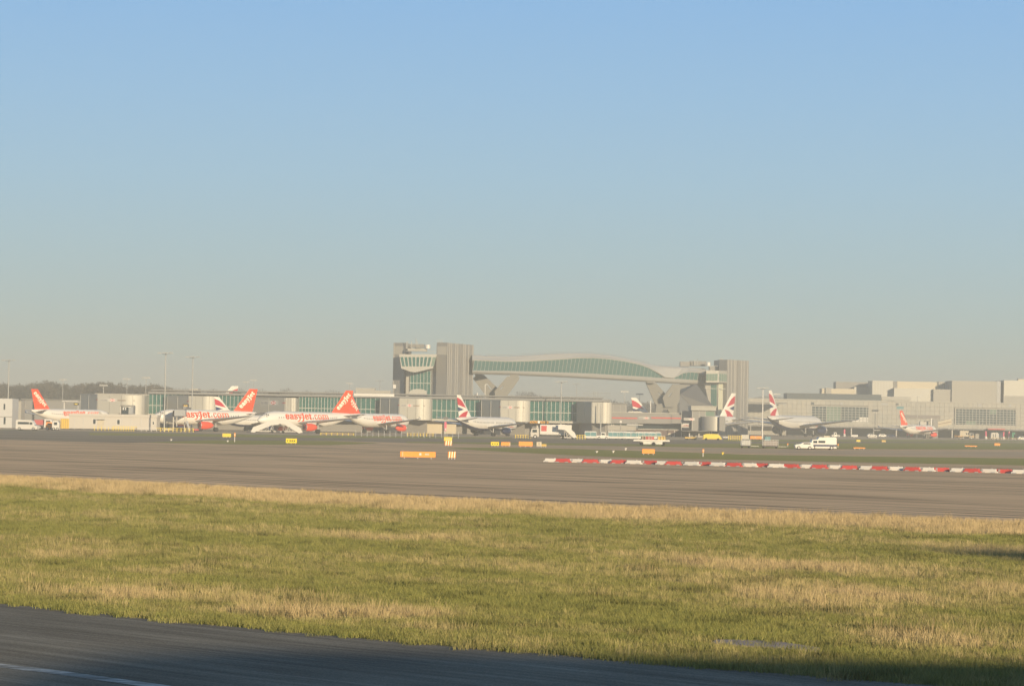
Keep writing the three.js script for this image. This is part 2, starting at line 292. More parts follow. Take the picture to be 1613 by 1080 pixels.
// ---------------------------------------------------------------- buildings
const adTex = canvasTex(512, 96, (c, w, h) => {
  c.fillStyle = '#b9b7b1'; c.fillRect(0, 0, w, h); c.fillStyle = '#62646a'; c.font = 'bold 84px serif'; c.textBaseline = 'middle'; c.fillText('HSBC', 6, h / 2 + 4);
  const x = 300, a = 74, y = 11; c.fillStyle = '#f6f2ec'; c.fillRect(x, y, a * 2, a);
  c.fillStyle = '#c2202c'; const T = (...p) => { c.beginPath(); c.moveTo(p[0], p[1]); c.lineTo(p[2], p[3]); c.lineTo(p[4], p[5]); c.fill(); };
  T(x, y, x + a, y + a / 2, x, y); T(x + a / 2, y, x + a * 1.5, y, x + a, y + a / 2); T(x + a / 2, y + a, x + a * 1.5, y + a, x + a, y + a / 2); T(x + a / 2, y, x, y + a / 2, x + a / 2, y + a); T(x + a * 1.5, y, x + a * 2, y + a / 2, x + a * 1.5, y + a);
});
const adMat = mat(1, 1, 1, .6, 0, { map: adTex }), adRed = mat(.5, .06, .06, .6);
function sign(px, py, w, hh, D, parent, slope = 0, m = adMat) {  // thin printed panel fixed to a wall
  const p = at(px, py, D), g = new THREE.BoxGeometry(w, hh, .04); g.rotateY(slope); g.translate(p.x, p.y, -D); return obj('advert_panel', g, m, parent);
}
function glazing(parent, x0, x1, y0, y1, z, n, rows, m = M.glass, paneName = 'pane') {   // wall of panes with mullions, facing the camera at z
  const w = (x1 - x0) / n, pg = new THREE.BoxGeometry(w - .1, 1, .06), b = base(parent), cuts = [0, ...rows, 1];
  for (let r = 0; r + 1 < cuts.length; r++) {
    const ya = y0 + (y1 - y0) * cuts[r], yb = y0 + (y1 - y0) * cuts[r + 1], g = new THREE.BoxGeometry(w - .12, yb - ya - .12, .06);
    for (let i = 0; i < n; i++) share(paneName, g, m, parent, x0 + w * (i + .5) - b.x, (ya + yb) / 2 - b.y, z - .1 - b.z);
    if (r) obj('transom', box(x0, x1, ya - .1, ya + .1, z - .16, z + .03), M.mullion, parent);
  }
  const mg = new THREE.BoxGeometry(.16, y1 - y0, .3);
  for (let i = 0; i <= n; i++) share('mullion', mg, M.mullion, parent, x0 + w * i - b.x, (y0 + y1) / 2 - b.y, z - b.z);
  obj('back_panel', box(x0, x1, y0, y1, z - .5, z - .3), M.darkUnder, parent);
}
const seam = (px, py0, py1, D, w = .12) => { const a = at(px, py0, D), b = at(px, py1, D); return box(a.x - w / 2, a.x + w / 2, b.y, a.y, -D, -D + .06); };
function seams(parent, list, D, m = M.silverSeam) { for (const [px, a, b] of list) obj('panel_seam', seam(px, a, b, D), m, parent); }
function thingAt(name, label, cat, px, D, group) { return thing(name, label, cat, [gx(px, D), 0, -D], 0, group); }

// ---- long glazed pier behind the stands
{
  const D = 830, t = thingAt('airport_pier', 'long low glazed pier with silver gate blocks behind the parked airliners', 'airport pier', 560, D);
  const top = 11.3, floor = 4.6, X = px => gx(px, D), Z = -D;
  obj('floor_slab', box(X(127), X(960), floor - .7, floor, Z - 24, Z + 1.2), M.silver, t);
  obj('undercroft_wall', box(X(130), X(958), 0, floor - .7, Z - 22, Z - 6), M.cladding, t);
  obj('roof', [box(X(232), X(960), top - .55, top + .15, Z - 24, Z + .9), box(X(235), X(950), top + .5, top + .9, Z - 20, Z - 2)], M.roofGrey, t);
  obj('rear_wall', box(X(130), X(958), floor, top - .5, Z - 23, Z - 22.5), M.paleWall, t);
  // glazed bays: columns, panes, first pane row height
  for (const [a, b, n] of [[233, 288, 9], [343, 398, 9], [470, 545, 15], [545, 628, 11], [680, 784, 14], [834, 908, 11]]) {
    const bay = new THREE.Group(); bay.name = 'glazed_bay'; t.add(bay); const bb = base(t); bay.position.set(X(a) - bb.x, 0, 0);
    glazing(bay, X(a), X(b), floor, top - .6, Z, n, [.42]);
  }
  obj('roof_fascia', box(X(556), X(620), top - .1, top + .75, Z + .9, Z + 1.1), M.white, t);
  for (const [a, b, y] of [[560, 590, 611], [590, 615, 615], [298, 312, 612], [366, 376, 617], [422, 438, 617]]) obj('roof_plant', slab(a, y, b, y + 9, D + 10, 6), M.paleWall, t);
  obj('arched_roof', outline([[643.5, 624], [644, 618], [647, 614.5], [653, 612.6], [660, 612.4], [667, 613.4], [671.5, 615.6], [672.5, 624]], D + 8, 6), M.silver, t);
  // gate blocks: wedge with a left face turned away from the low sun and a right face turned to it
  for (const [a, m, b, yt, ad, ad2] of [[127, 152, 233, 622, 1, 1], [263, 296, 345, 624, 1, 0], [398, 448, 470, 627, 1, 0], [598, 628, 680, 628, 1, 1], [757, 788, 834, 631, 1, 1], [908, 932, 961, 634, 0, 0]]) {
    const gb = new THREE.Group(); gb.name = 'gate_block'; t.add(gb); const bb = base(t); gb.position.set(X(m) - bb.x, 0, 0);
    const Dm = D - 12, h = hy(m, yt, Dm), Dl = D - 3;
    const xl = X(a), xm = gx(m, Dm), xr = X(b), zl = -Dl, zm = -Dm;
    obj('shaded_face', prism([[xl, zl], [xm, zm], [xm, Z - 1], [xl, Z - 1]], floor - .5, h), M.silver, gb);
    // sunny face: flat with an advert, then curving away to the right
    const cv = [[xm + .05, zm]], seg = [[.52, 0], ...[...Array(12)].map((_, i) => [.035, 2 + i * 2.4]), [.04, 42], [.02, 60]];
    for (const [w, az] of seg) { const [px, pz] = cv[cv.length - 1], dx = (xr - xm) * w; cv.push([px + dx, pz - dx * Math.tan(az * Math.PI / 180)]); }
    obj('curved_face', prism([[xm + .05, Z - 1], ...cv, [cv[cv.length - 1][0], Z - 1]], floor - .5, h + .15), M.silver, gb);
    const cx = f => xm + (xr - xm) * f, cz = x => { let i = 0; while (i < cv.length - 2 && x > cv[i + 1][0]) i++; const [p, q] = [cv[i], cv[i + 1]]; return p[1] + (q[1] - p[1]) * (x - p[0]) / (q[0] - p[0]); };
    obj('parapet', prism([[xl - .1, zl + .1], [xm, zm + .15], [xm, zm - .3], [xl - .1, zl - .3]], h, h + .3), M.silverSeam, gb);
    const ang = Math.atan2(-(zm - zl), xm - xl);
    for (const f of [.02, .5, .98]) { const x = xl + (xm - xl) * f, z = zl + (zm - zl) * f; obj('panel_seam', box(x - .07, x + .07, floor - .5, h, z, z + .1), M.silverSeam, gb); }
    for (const f of [.26, .52, .76]) { const x = cx(f), z = cz(x); obj('panel_seam', box(x - .05, x + .05, floor - .5, h, z - .02, z + .04), M.concrete, gb); }
    obj('lower_wall', prism([[xl + 1, zl - 1], [xm, zm - 1.5], [xr - 1.5, Z - 1.5], [xl + 1, Z - 3]], 0, floor - .5), M.cladding, gb);
    const py = YH(m) + (EYE - 8.6) * FOC / Dm;
    if (ad) { const w = Math.min(7.5, (xm - xl) * .85), g = new THREE.BoxGeometry(w, 1.35, .06).rotateY(ang).translate((xl + xm) / 2 + .2, 8.6, (zl + zm) / 2 + .18); obj('advert_panel', g, adMat, gb);
      obj('red_stripe', new THREE.BoxGeometry((xm - xl) * .12, .25, .05).rotateY(ang).translate(xm - (xm - xl) * .04, 8.6, zm - (zm - zl) * .04 + .16), adRed, gb); }
    if (ad2) { obj('advert_panel', box(cx(.06), cx(.42), 8.05, 8.95, zm, zm + .06), adMat, gb); obj('red_stripe', box(cx(.44), cx(.58), 8.35, 8.6, zm - .1, zm + .05), M.brown, gb); obj('red_stripe', prism([[cx(.585), cz(cx(.585)) + .05], [cx(.8), cz(cx(.8)) + .05], [cx(.8), cz(cx(.8)) - .2], [cx(.585), cz(cx(.585)) - .2]], 8.35, 8.6), M.brown, gb); }
  }
  // lower storey: supports, doors
  for (const px of [640, 700, 846, 862, 895, 915, 940]) obj('column', bar(V(X(px), 0, Z - 2), V(X(px), floor - .7, Z - 2), .3), M.whiteMatt, t);
  for (const [a, b, m] of [[624, 662, M.paleWall], [664, 718, M.beige], [735, 770, M.cladding]]) obj('lower_wall_panel', box(X(a), X(b), 0, floor - .8, Z - 4, Z - 3), m, t);
  obj('hazard_board', [box(X(833), X(864), floor - .85, floor - .1, Z + 1.25, Z + 1.35)], mat(1, 1, 1, .6, 0, { map: canvasTex(512, 64, (c, w, h) => { c.fillStyle = '#e8a91c'; c.fillRect(0, 0, w, h); c.fillStyle = '#3a332c'; for (let i = -1; i < 14; i++) { c.beginPath(); c.moveTo(i * 40, h); c.lineTo(i * 40 + 20, h); c.lineTo(i * 40 + 44, 0); c.lineTo(i * 40 + 24, 0); c.fill(); } c.fillStyle = '#fff'; c.beginPath(); c.arc(w / 2, h / 2, 30, 0, 7); c.fill(); }) }), t);
}
// ---- cream annex in front of the left of the pier
{
  const D = 700, t = thingAt('annex', 'low cream annex with two dark windows and a door behind yellow rails', 'building', 175, D), X = px => gx(px, D), h = hy(170, 652, D), T = 7;
  obj('wall', box(X(108), X(246), .3, h - .7, -D - T, -D), M.whiteMatt, t);
  obj('roof', box(X(107), X(247), h - .7, h, -D - T - .2, -D + .25), M.whiteMatt, t);
  obj('plinth', box(X(109), X(245), 0, .3, -D - T, -D - .2), M.darkUnder, t);
  for (const [a, b, y0, y1] of [[146, 150, 660, 667.5], [184, 188, 661, 668], [240, 242, 664, 668]]) { const w = obj('window', slab(a, y0, b, y1, D - .04, .1), M.darkGlass, t); obj('frame', slab(a - .8, y0 - .8, b + .8, y1 + .8, D - .02, .1), M.white, w); }
  const d = obj('door', slab(153, 661, 163, 675, D - .05, .1), M.beige, t); obj('handle', slab(161.4, 666, 162.4, 668, D - .09, .03), M.steel, d); obj('canopy', slab(152, 660, 164, 661, D - .7, .7), M.concrete, t);
  seams(t, [[192, 657, 677], [206, 657, 677], [222, 657, 677], [131, 657, 677], [117, 657, 677]], D - .005, M.lightGrey);
}
// ---- grey blocks at the far left
{
  const D = 720, t = thingAt('service_block', 'tall pale grey service block with narrow windows next to the minibus', 'building', -8, D);
  obj('wall', gslab(-60, 18, 627, D, 9), M.lightGrey, t);
  for (const [a, b, y0, y1] of [[5, 7.5, 636, 645], [5, 8, 657, 668]]) obj('window', slab(a, y0, b, y1, D - .03, .1), M.darkGlass, t);
  obj('ledge', slab(-60, 655.4, 18.4, 656.2, D - .1, .2), M.concrete, t);
  const t2 = thingAt('storage_shed', 'long grey flat roofed shed behind the minibus and annex', 'shed', 75, 900);
  obj('wall', gslab(33, 128, 630, 900, 14), M.cladding, t2); obj('roof', slab(32, 628.6, 129, 630, 899.5, 15), M.roofGrey, t2); obj('door', gslab(50, 53, 632, 899.8, .1), M.black, t2); obj('panel', slab(36, 636, 39.5, 642, 899.8, .1), M.paleWall, t2);
  const t3 = thingAt('plant_room', 'small cream plant room beside the tall grey block', 'building', 26, 760); obj('wall', gslab(19, 32, 631, 760, 6), M.paleWall, t3); obj('louvre', slab(21, 634, 26, 656, 759.8, .1), M.blue, t3); obj('roof', slab(18.6, 630, 32.4, 631, 759.6, 6.4), M.roofGrey, t3);
  const t4 = thingAt('stand_canopy', 'thin white canopy on a post with a dark stand number board', 'canopy', 108, 800); obj('roof', slab(97, 631.2, 123, 632.4, 800, 4), M.white, t4); obj('post', gslab(99, 100.4, 632, 801, .4), M.white, t4); obj('post', gslab(121, 122, 632, 801, .4), M.lightGrey, t4); const nb = obj('number_board', slab(115.5, 634.5, 123.5, 638, 799.8, .2), M.black, t4); obj('digits', slab(117, 635.4, 121.5, 637, 799.5, .1), M.yellow, nb);
  const t5 = thingAt('stand_number_board', 'dark green stand number board with yellow digits above the jet bridge cab', 'board', 291, 760); obj('panel', slab(287, 636.5, 296.5, 642, 760, .2), M.black, t5); obj('digits', slab(288.8, 637.8, 294.8, 640.6, 759.85, .1), M.gold, t5); obj('post', gslab(291.4, 292.2, 642, 760.4, .2), M.poleMetal, t5);
}
// ---- the two lift towers
function ribs(parent, p, q, y0, y1, list, m, w = .35) { for (const f of list) { const x = p[0] + (q[0] - p[0]) * f, z = p[1] + (q[1] - p[1]) * f; obj('vertical_rib', new THREE.BoxGeometry(w, y1 - y0, .3).translate(x, (y0 + y1) / 2, z + .05), m, parent); } }
{
  const t = thingAt('bridge_tower', 'tall grey lift tower with a jutting glazed viewing bay at its foot end of the bridge', 'tower', 680, 950), hh = 31.6;
  t.userData.label = 'taller nearer grey tower with a boat shaped glazed viewing bay';
  const DL = 956, DC = 945, DR = 966, P = (px, d) => [gx(px, d), -d];
  const L = P(617, DL), C = P(704, DC), R = P(743.6, DR), mid = (f, back = 0) => [L[0] + (C[0] - L[0]) * f + 0.12 * back, L[1] + (C[1] - L[1]) * f - back];
  obj('side_wing', prism([C, R, [R[0] - 3, R[1] - 12], [C[0] - 3, C[1] - 26]], 0, hh), M.cladding, t);
  obj('corner_pier', prism([mid(0), mid(.22), mid(.22, 14), mid(0, 14)], 0, hh), M.cladding, t);
  obj('corner_pier', prism([mid(.785), C, [C[0] - .3, C[1] - 14], mid(.785, 14)], 0, hh + .1), M.cladding, t);
  obj('recess_wall', prism([mid(.22, 1.6), mid(.785, 1.6), mid(.785, 14), mid(.22, 14)], 0, hh - 4.2), M.cladding, t);
  for (const [a, b] of [[.02, .2], [.80, .985]]) { const p = mid(a, -.06), q = mid(b, -.06); obj('pale_band', prism([p, q, [q[0], q[1] - .3], [p[0], p[1] - .3]], hh - 4.2, hh - 1.2), M.paleWall, t); }
  ribs(t, L, C, 0, hh, [.012, .2, .985], M.claddingRib, .3);
  ribs(t, C, R, 0, hh, [.04, .12, .28, .36, .6, .66, .8, .97], M.claddingRib, .32);
  obj('dark_gap_strip', new THREE.BoxGeometry(.6, hh, .3).translate(C[0] + (R[0] - C[0]) * .5, hh / 2, C[1] + (R[1] - C[1]) * .5 + .12), M.roofDark, t);  // solid dark strip standing in for a recess, its shade put into the colour
  // tall glazing below the bay
  const g0 = mid(.315, 1.2), g1 = mid(.74, 1.2), bb = new THREE.Group(); bb.name = 'stair_glazing'; t.add(bb);
  glazing(bb, g0[0], g1[0], 6, hy(660, 584, 950), -950.2 + .2, 7, [.3, .72]);
  obj('pale_return', box(g0[0] - 1.5, g0[0] - .4, 6, hy(640, 584, 950), -950.6, -950), M.paleWall, t);
  // viewing bay: trapezoid face, curved belly, slanted right flank
  const DB = 943, face = [[629.5, 560], [680.5, 560], [677, 578], [632.8, 578]];
  const bay = obj('viewing_bay', outline([[628.6, 557.8], [688, 557.8], [681.5, 580], [677, 580.8], [670, 582.5], [660, 585], [653, 586.2], [646, 585.2], [640, 582.8], [632, 580.2]], DB, 9), M.silver, t);
  for (let i = 0; i < 8; i++) { const a = i / 8, b = (i + 1) / 8, lx = (f, e) => [face[0 + (e ? 3 : 0)][0] + ((e ? face[2][0] : face[1][0]) - face[e ? 3 : 0][0]) * f]; obj('bay_pane', outline([[lx(a + .02, 0)[0], 562.2], [lx(b - .02, 0)[0], 562.2], [lx(b - .02, 1)[0], 576.8], [lx(a + .02, 1)[0], 576.8]], DB - .08, .06), M.glass, bay); }
  for (let i = 0; i < 2; i++) obj('flank_pane', outline([[681.6 + i * 2.7, 562.5], [683.8 + i * 2.7, 562.5], [681 + i * 2.2, 576.5], [679 + i * 2.2, 576.5]], DB - .08, .06), M.glassPale, bay);  // paler than the front panes; the sun on this flank is put into the colour
  // plant on the roof
  obj('roof_plant', slab(642, 548.5, 672, 553, 950, 5), M.paleWall, t); obj('roof_tank', bar(at(673.5, 549, 950), at(673.5, 543, 950), 1.0), M.white, t); obj('roof_plant', slab(640, 541.5, 668, 547, 958, 5), M.roofGrey, t); obj('roof_plant', slab(655, 543, 662, 548, 949, 3), M.concrete, t);
  for (const [px, y] of [[642, 537], [655, 533], [657, 537], [692, 537], [648, 537], [640, 538], [696, 538]]) obj('mast', bar(at(px, 549, 952), at(px, y, 952), .12), M.poleMetal, t);
  for (const y of [535.5, 537.5]) obj('roof_rail', [slab(688, y, 698, y + .4, 952, .1)], M.poleMetal, t);
  obj('roof_rail', slab(637, 552.5, 686, 553, 945, .1), M.poleMetal, t);
  obj('camera_housing', slab(619, 605.5, 623.5, 611.5, 944, 1), M.white, t);
}
{
  const t = thingAt('bridge_tower', 'farther grey tower joining the bridge with a pale glazed corner', 'tower', 1140, 1120), hh = 31.6;
  const P = (px, d) => [gx(px, d), -d], L = P(1096, 1128), C = P(1144, 1114), R = P(1178.2, 1128);
  obj('side_wing', prism([C, R, [R[0] - 4, R[1] - 14], [C[0] - 4, C[1] - 20]], 0, hh), M.cladding, t);
  ribs(t, C, R, 0, hh, [.05, .2, .34, .4, .66, .78, .95], M.claddingRib, .32);
  obj('dark_gap_strip', new THREE.BoxGeometry(.5, hh, .3).translate(C[0] + (R[0] - C[0]) * .48, hh / 2, C[1] + (R[1] - C[1]) * .48 + .1), M.roofDark, t);  // dark strip on the face in place of a gap; the shade is its colour
  obj('corner_pier', prism([P(1131.5, 1117), C, [C[0] - .3, C[1] - 10], [gx(1131.5, 1117), -1127]], 0, hh), M.cladding, t);
  obj('core_wall', prism([P(1072, 1124), P(1131.5, 1117), [gx(1131.5, 1117), -1132], [gx(1072, 1124), -1134]], 0, 25), M.paleWall, t);
  // pale glazed drum and corner under the roof
  const face = outline([[1110, 603], [1131, 603], [1131, 641], [1118, 641]], 1113, 2); obj('pale_stair_wall', face, M.paleWall, t);
  for (const [a, b] of [[1120.5, 1123], [1123.6, 1126], [1126.6, 1129.3]]) obj('stair_pane', outline([[a, 605], [b, 605], [b, 640], [a, 640]], 1112.8, .1), M.glass, t);
  obj('transom', slab(1110, 611.5, 1144, 612.3, 1112.6, .2), M.mullion, t);
  const corner = prism([P(1130.5, 1112.6), P(1147, 1119), P(1147, 1126), P(1130.5, 1126)], 4, hy(1138, 603, 1113)); const cw = obj('glazed_corner', corner, mat(.55, .55, .42, .45), t);
  for (let i = 0; i < 6; i++) { const f = i / 5.2, x = gx(1130.8, 1112.6) + (gx(1147, 1119) - gx(1130.8, 1112.6)) * f, z = -1112.6 - 6.4 * f; obj('mullion', box(x - .08, x + .08, 5, hy(1138, 603, 1113) - .2, z, z + .12), M.mullion, cw); }
  const bay = obj('viewing_bay', prism([P(1111, 1108), P(1131, 1108), P(1150, 1117), P(1150, 1126), P(1111, 1126)], hy(1130, 602.5, 1110), hy(1130, 583.5, 1110)), M.silver, t);
  for (let i = 0; i < 4; i++) { const w = 4.6, a = 1112.6 + i * w; obj('bay_pane', outline([[a + .4, 588.5], [a + w - .2, 588.5], [a + w - .6, 599.5], [a, 599.5]], 1107.9, .06), M.glassPale, bay); }
  for (let i = 0; i < 5; i++) { const f0 = .05 + i * .19, f1 = f0 + .16, q = f => [gx(1131, 1108) + (gx(1150, 1117) - gx(1131, 1108)) * f, -1108 - 9 * f], a = q(f0), b = q(f1); obj('flank_pane', prism([[a[0], a[1] + .08], [b[0], b[1] + .08], [b[0], b[1] - .05], [a[0], a[1] - .05]], hy(1130, 600, 1110), hy(1130, 588.5, 1110)), M.glassPale, bay); }
  obj('roof_plant', slab(1072, 569.2, 1087, 577, 1119, 6), M.cladding, t); obj('roof_plant', slab(1087, 568.5, 1113, 576, 1121, 6), M.roofGrey, t); obj('roof_tank', bar(at(1116, 576.5, 1117), at(1116, 570.5, 1117), .9), M.white, t); obj('roof_plant', slab(1118, 577, 1131, 584, 1120, 5), M.cladding, t);
  for (const [px, y] of [[1094, 566], [1099, 565], [1136, 563], [1151, 564], [1095, 569]]) obj('mast', bar(at(px, 575, 1118), at(px, y, 1118), .12), M.poleMetal, t);
  obj('roof_rail', slab(1133.5, 565.4, 1141, 565.9, 1116, .1), M.poleMetal, t); obj('roof_rail', slab(1119, 575.8, 1131, 576.3, 1115, .1), M.poleMetal, t);
}
// ---- the arched passenger bridge between the towers
{
  const t = thingAt('passenger_bridge', 'long arched silver bridge with slanted green glazing spanning between the towers', 'bridge', 900, 1030);
  const S = [  // column, roof top, glass top, glass bottom, deck edge, underside
    [743.8, 558, 567.6, 583.4, 585.4, 588.2], [765, 559.5, 568.6, 583.7, 585.8, 588.8], [800, 560.6, 569.9, 584, 586.6, 589.9], [835, 558.6, 569.2, 584.8, 587.3, 591.3], [860, 556.8, 567.8, 585.6, 588, 592.3], [885, 555.7, 566.3, 586.4, 588.8, 593.4],
    [910, 555.2, 564.3, 587.3, 589.8, 594.6], [935, 556, 564, 588.4, 591, 596], [960, 558.8, 566, 589.7, 592.2, 597.4], [985, 563.5, 569.6, 591.3, 593.8, 598.8], [1008, 569, 574.6, 592.6, 595.2, 600.2], [1022, 572.6, 579.5, 593.6, 596.2, 601.2], [1034, 574.8, 586, 594.5, 597, 601.8], [1048, 576, 594.6, 595.4, 597.9, 602.6], [1062, 576.8, 595.6, 596.2, 598.8, 603.4],
    [1075, 577.4, 588.6, 597, 599.6, 604], [1087, 578, 586.2, 597.8, 600.2, 604.6], [1100, 579, 587.2, 598.6, 600.8, 605], [1113, 580, 592.5, 599.2, 601.4, 605.3]];
  const Df = px => 960 + (px - 743.8) / (1113 - 743.8) * 160, back = 10;
  const q = (s, k, dz) => { const p = at(s[0], s[k], Df(s[0])); p.z += dz; return p; };
  const strip = (edges, name, m, parent = t) => {                // closed shell through the stations; edges [row index, offset towards camera]
    const pos = [];
    for (let i = 0; i + 1 < S.length; i++) for (let e = 0; e + 1 < edges.length; e++) {
      const f = (s, [k, dz, dy = 0]) => { const p = q(s, k, dz); p.y += dy; return p; };
      const a = f(S[i], edges[e]), b = f(S[i + 1], edges[e]), c = f(S[i + 1], edges[e + 1]), d = f(S[i], edges[e + 1]);
      for (const v of [a, b, c, a, c, d]) pos.push(v.x, v.y, v.z);
    }
    const g = new THREE.BufferGeometry(); g.setAttribute('position', new THREE.Float32BufferAttribute(pos, 3)); g.computeVertexNormals();
    const o = obj(name, g, m, parent); return o;
  };
  const two = m => { m.side = THREE.DoubleSide; return m; };
  strip([[5, -back], [5, -1.2], [5, .2, .5], [4, .5], [3, .5], [3, -.3], [3, -back], [5, -back]], 'deck', two(mat(.40, .395, .37, .55, .2)));
  strip([[2, .9], [2, 1.1, .35], [1, -1.6, -.9], [1, -3.2, -.2], [1, -5], [1, -8, -.4], [2, -back - .8], [2, -back - .6, -.3], [2, .9]], 'roof', two(mat(.52, .51, .47, .5, .2)));
  strip([[3, -back + .2], [2, -back + .2]], 'rear_glazing', two(mat(.14, .2, .19, .3)));
  strip([[3, -1], [2, -.4]], 'silver_cladding', two(mat(.44, .43, .40, .5, .2)));
  // slanted panes and mullions
  const at2 = (px, k) => { let i = 0; while (i < S.length - 2 && px > S[i + 1][0]) i++; const f = (px - S[i][0]) / (S[i + 1][0] - S[i][0]); return S[i][k] + (S[i + 1][k] - S[i][k]) * f; };
  const slant = 3.2;
  for (let px = 745; px < 1112; px += 6.1) {
    const w = 6.1 - .7, gt = at2(px + slant, 2), gb = at2(px, 3);
    if (gb - gt < 2.2) continue;
    const a = at(px, gb, Df(px)), b = at(px + w, at2(px + w, 3), Df(px + w)), c = at(px + w + slant * (gb - gt) / 20, at2(px + w + slant, 2), Df(px + w)), d = at(px + slant * (gb - gt) / 20, gt, Df(px));
    a.z += .15; b.z += .15; c.z += .6; d.z += .6;
    const pos = []; for (const v of [a, b, c, a, c, d]) pos.push(v.x, v.y, v.z); const e = .1; for (const v of [a, c, b, a, d, c]) pos.push(v.x, v.y, v.z - e);
    const g = new THREE.BufferGeometry(); g.setAttribute('position', new THREE.Float32BufferAttribute(pos, 3)); g.computeVertexNormals(); obj('pane', g, M.bridgeGlass, t);
    obj('mullion', beam(a.clone().add(V(-.1, 0, .12)), d.clone().add(V(-.1, 0, .12)), .14, .14), M.mullion, t);
  }
  obj('roof_rail', S.slice(1, 12).map((s, i, l) => i + 1 < l.length ? bar(at(s[0], s[1] - 1.6, Df(s[0]) + 4), at(l[i + 1][0], l[i + 1][1] - 1.6, Df(l[i + 1][0]) + 4), .06, .06, 5) : []).flat(), M.poleMetal, t);
  for (let px = 770; px < 1060; px += 9) obj('rail_post', bar(at(px, at2(px, 1) + .8, Df(px) + 4), at(px, at2(px, 1) - 1.7, Df(px) + 4), .05, .05, 5), M.poleMetal, t);
}
// ---- forked concrete pylons
{
  const t = thingAt('bridge_pylon', 'forked concrete pylon next to the taller tower, foot hidden by the pier', 'pylon', 785, 985);
  obj('arm', outline([[745, 596], [749, 592], [762, 590], [790, 617], [792, 650], [774, 650], [765, 623]], 984, 3.2, [[[766.5, 604.5], [771, 607.5], [775, 614], [772, 612.5]]]), M.concrete, t);
  obj('arm', outline([[799, 592.5], [818.5, 594], [817, 598.5], [800, 622], [796, 650], [782, 650], [779, 616]], 980, 3, [[[787, 612.5], [791, 609], [794, 608], [789, 613]]]), M.concrete, t);
  obj('bearing', slab(748, 588.5, 760, 591.5, 981.5, 5), M.cladding, t); obj('bearing', slab(803, 590.4, 817, 593.4, 981, 5), M.concrete, t);
  obj('foot', gslab(776, 796, 645, 983, 8), M.concrete, t);
  const t2 = thingAt('bridge_pylon', 'forked concrete pylon with split legs between bridge and low pier', 'pylon', 1052, 1085);
  obj('arm', outline([[1017.5, 602.5], [1034, 603.5], [1058, 630.5], [1054, 637], [1034, 641], [1031, 634]], 1084, 3.2, [[[1036.5, 616.5], [1039.5, 619.5], [1042.5, 623.8], [1039.2, 622.6]]]), M.concrete, t2);
  obj('arm', outline([[1060, 605], [1088, 606], [1069, 634], [1062, 641], [1048, 641], [1044, 626]], 1080, 3, [[[1053, 624], [1057.5, 619], [1060, 617.5], [1055, 624.5]]]), M.concrete, t2);
  obj('bearing', slab(1019, 600.4, 1032, 603, 1081, 5), M.concrete, t2);
  obj('split_legs', outline([[1034, 636], [1067, 634], [1068, 690], [1056, 690], [1056, 652], [1052, 645], [1045, 645], [1041, 655], [1039, 690], [1029, 690]], 1081.5, 5), M.concrete, t2);
}
// ---- enclosed ramp falling from the bridge to the pier
{
  const t = thingAt('enclosed_ramp', 'steep enclosed ramp with dark sloping roof under the far end of the bridge', 'ramp', 1095, 1020), D = 1020;
  const a = at(1072, 613, D + 30), b = at(1097, 604, D + 30), c = at(1124, 640.5, D), d = at(1089.5, 640.5, D), low = at(1071, 621, D + 4);
  const poly = (list) => { const pos = []; for (const f of list) for (let i = 1; i + 1 < f.length; i++) for (const v of [f[0], f[i], f[i + 1]]) pos.push(v.x, v.y, v.z); const g = new THREE.BufferGeometry(); g.setAttribute('position', new THREE.Float32BufferAttribute(pos, 3)); g.computeVertexNormals(); return g; };
  const dn = (v, y) => V(v.x, y, v.z), k = (v, y) => V(v.x, v.y - y, v.z);
  const rm = mat(.17, .165, .155, .75); rm.side = THREE.DoubleSide; const wm = mat(.42, .41, .39, .55, .15); wm.side = THREE.DoubleSide;
  obj('sloping_roof', poly([[low, a, b, c, d], [k(low, .5), k(d, .5), k(c, .5), k(b, .5), k(a, .5)], [b, c, k(c, .5), k(b, .5)]]), rm, t);
  obj('side_wall', poly([[dn(low, 4), dn(d, 4), k(d, .1), k(low, .1)], [dn(low, 4), k(low, .1), k(a, .1), dn(a, 4)]]), wm, t);
  obj('end_wall', poly([[dn(d, 4), dn(c, 4), k(c, .1), k(d, .1)], [dn(c, 4), k(c, .1), k(b, .1), dn(b, 4)]]), wm, t);
}
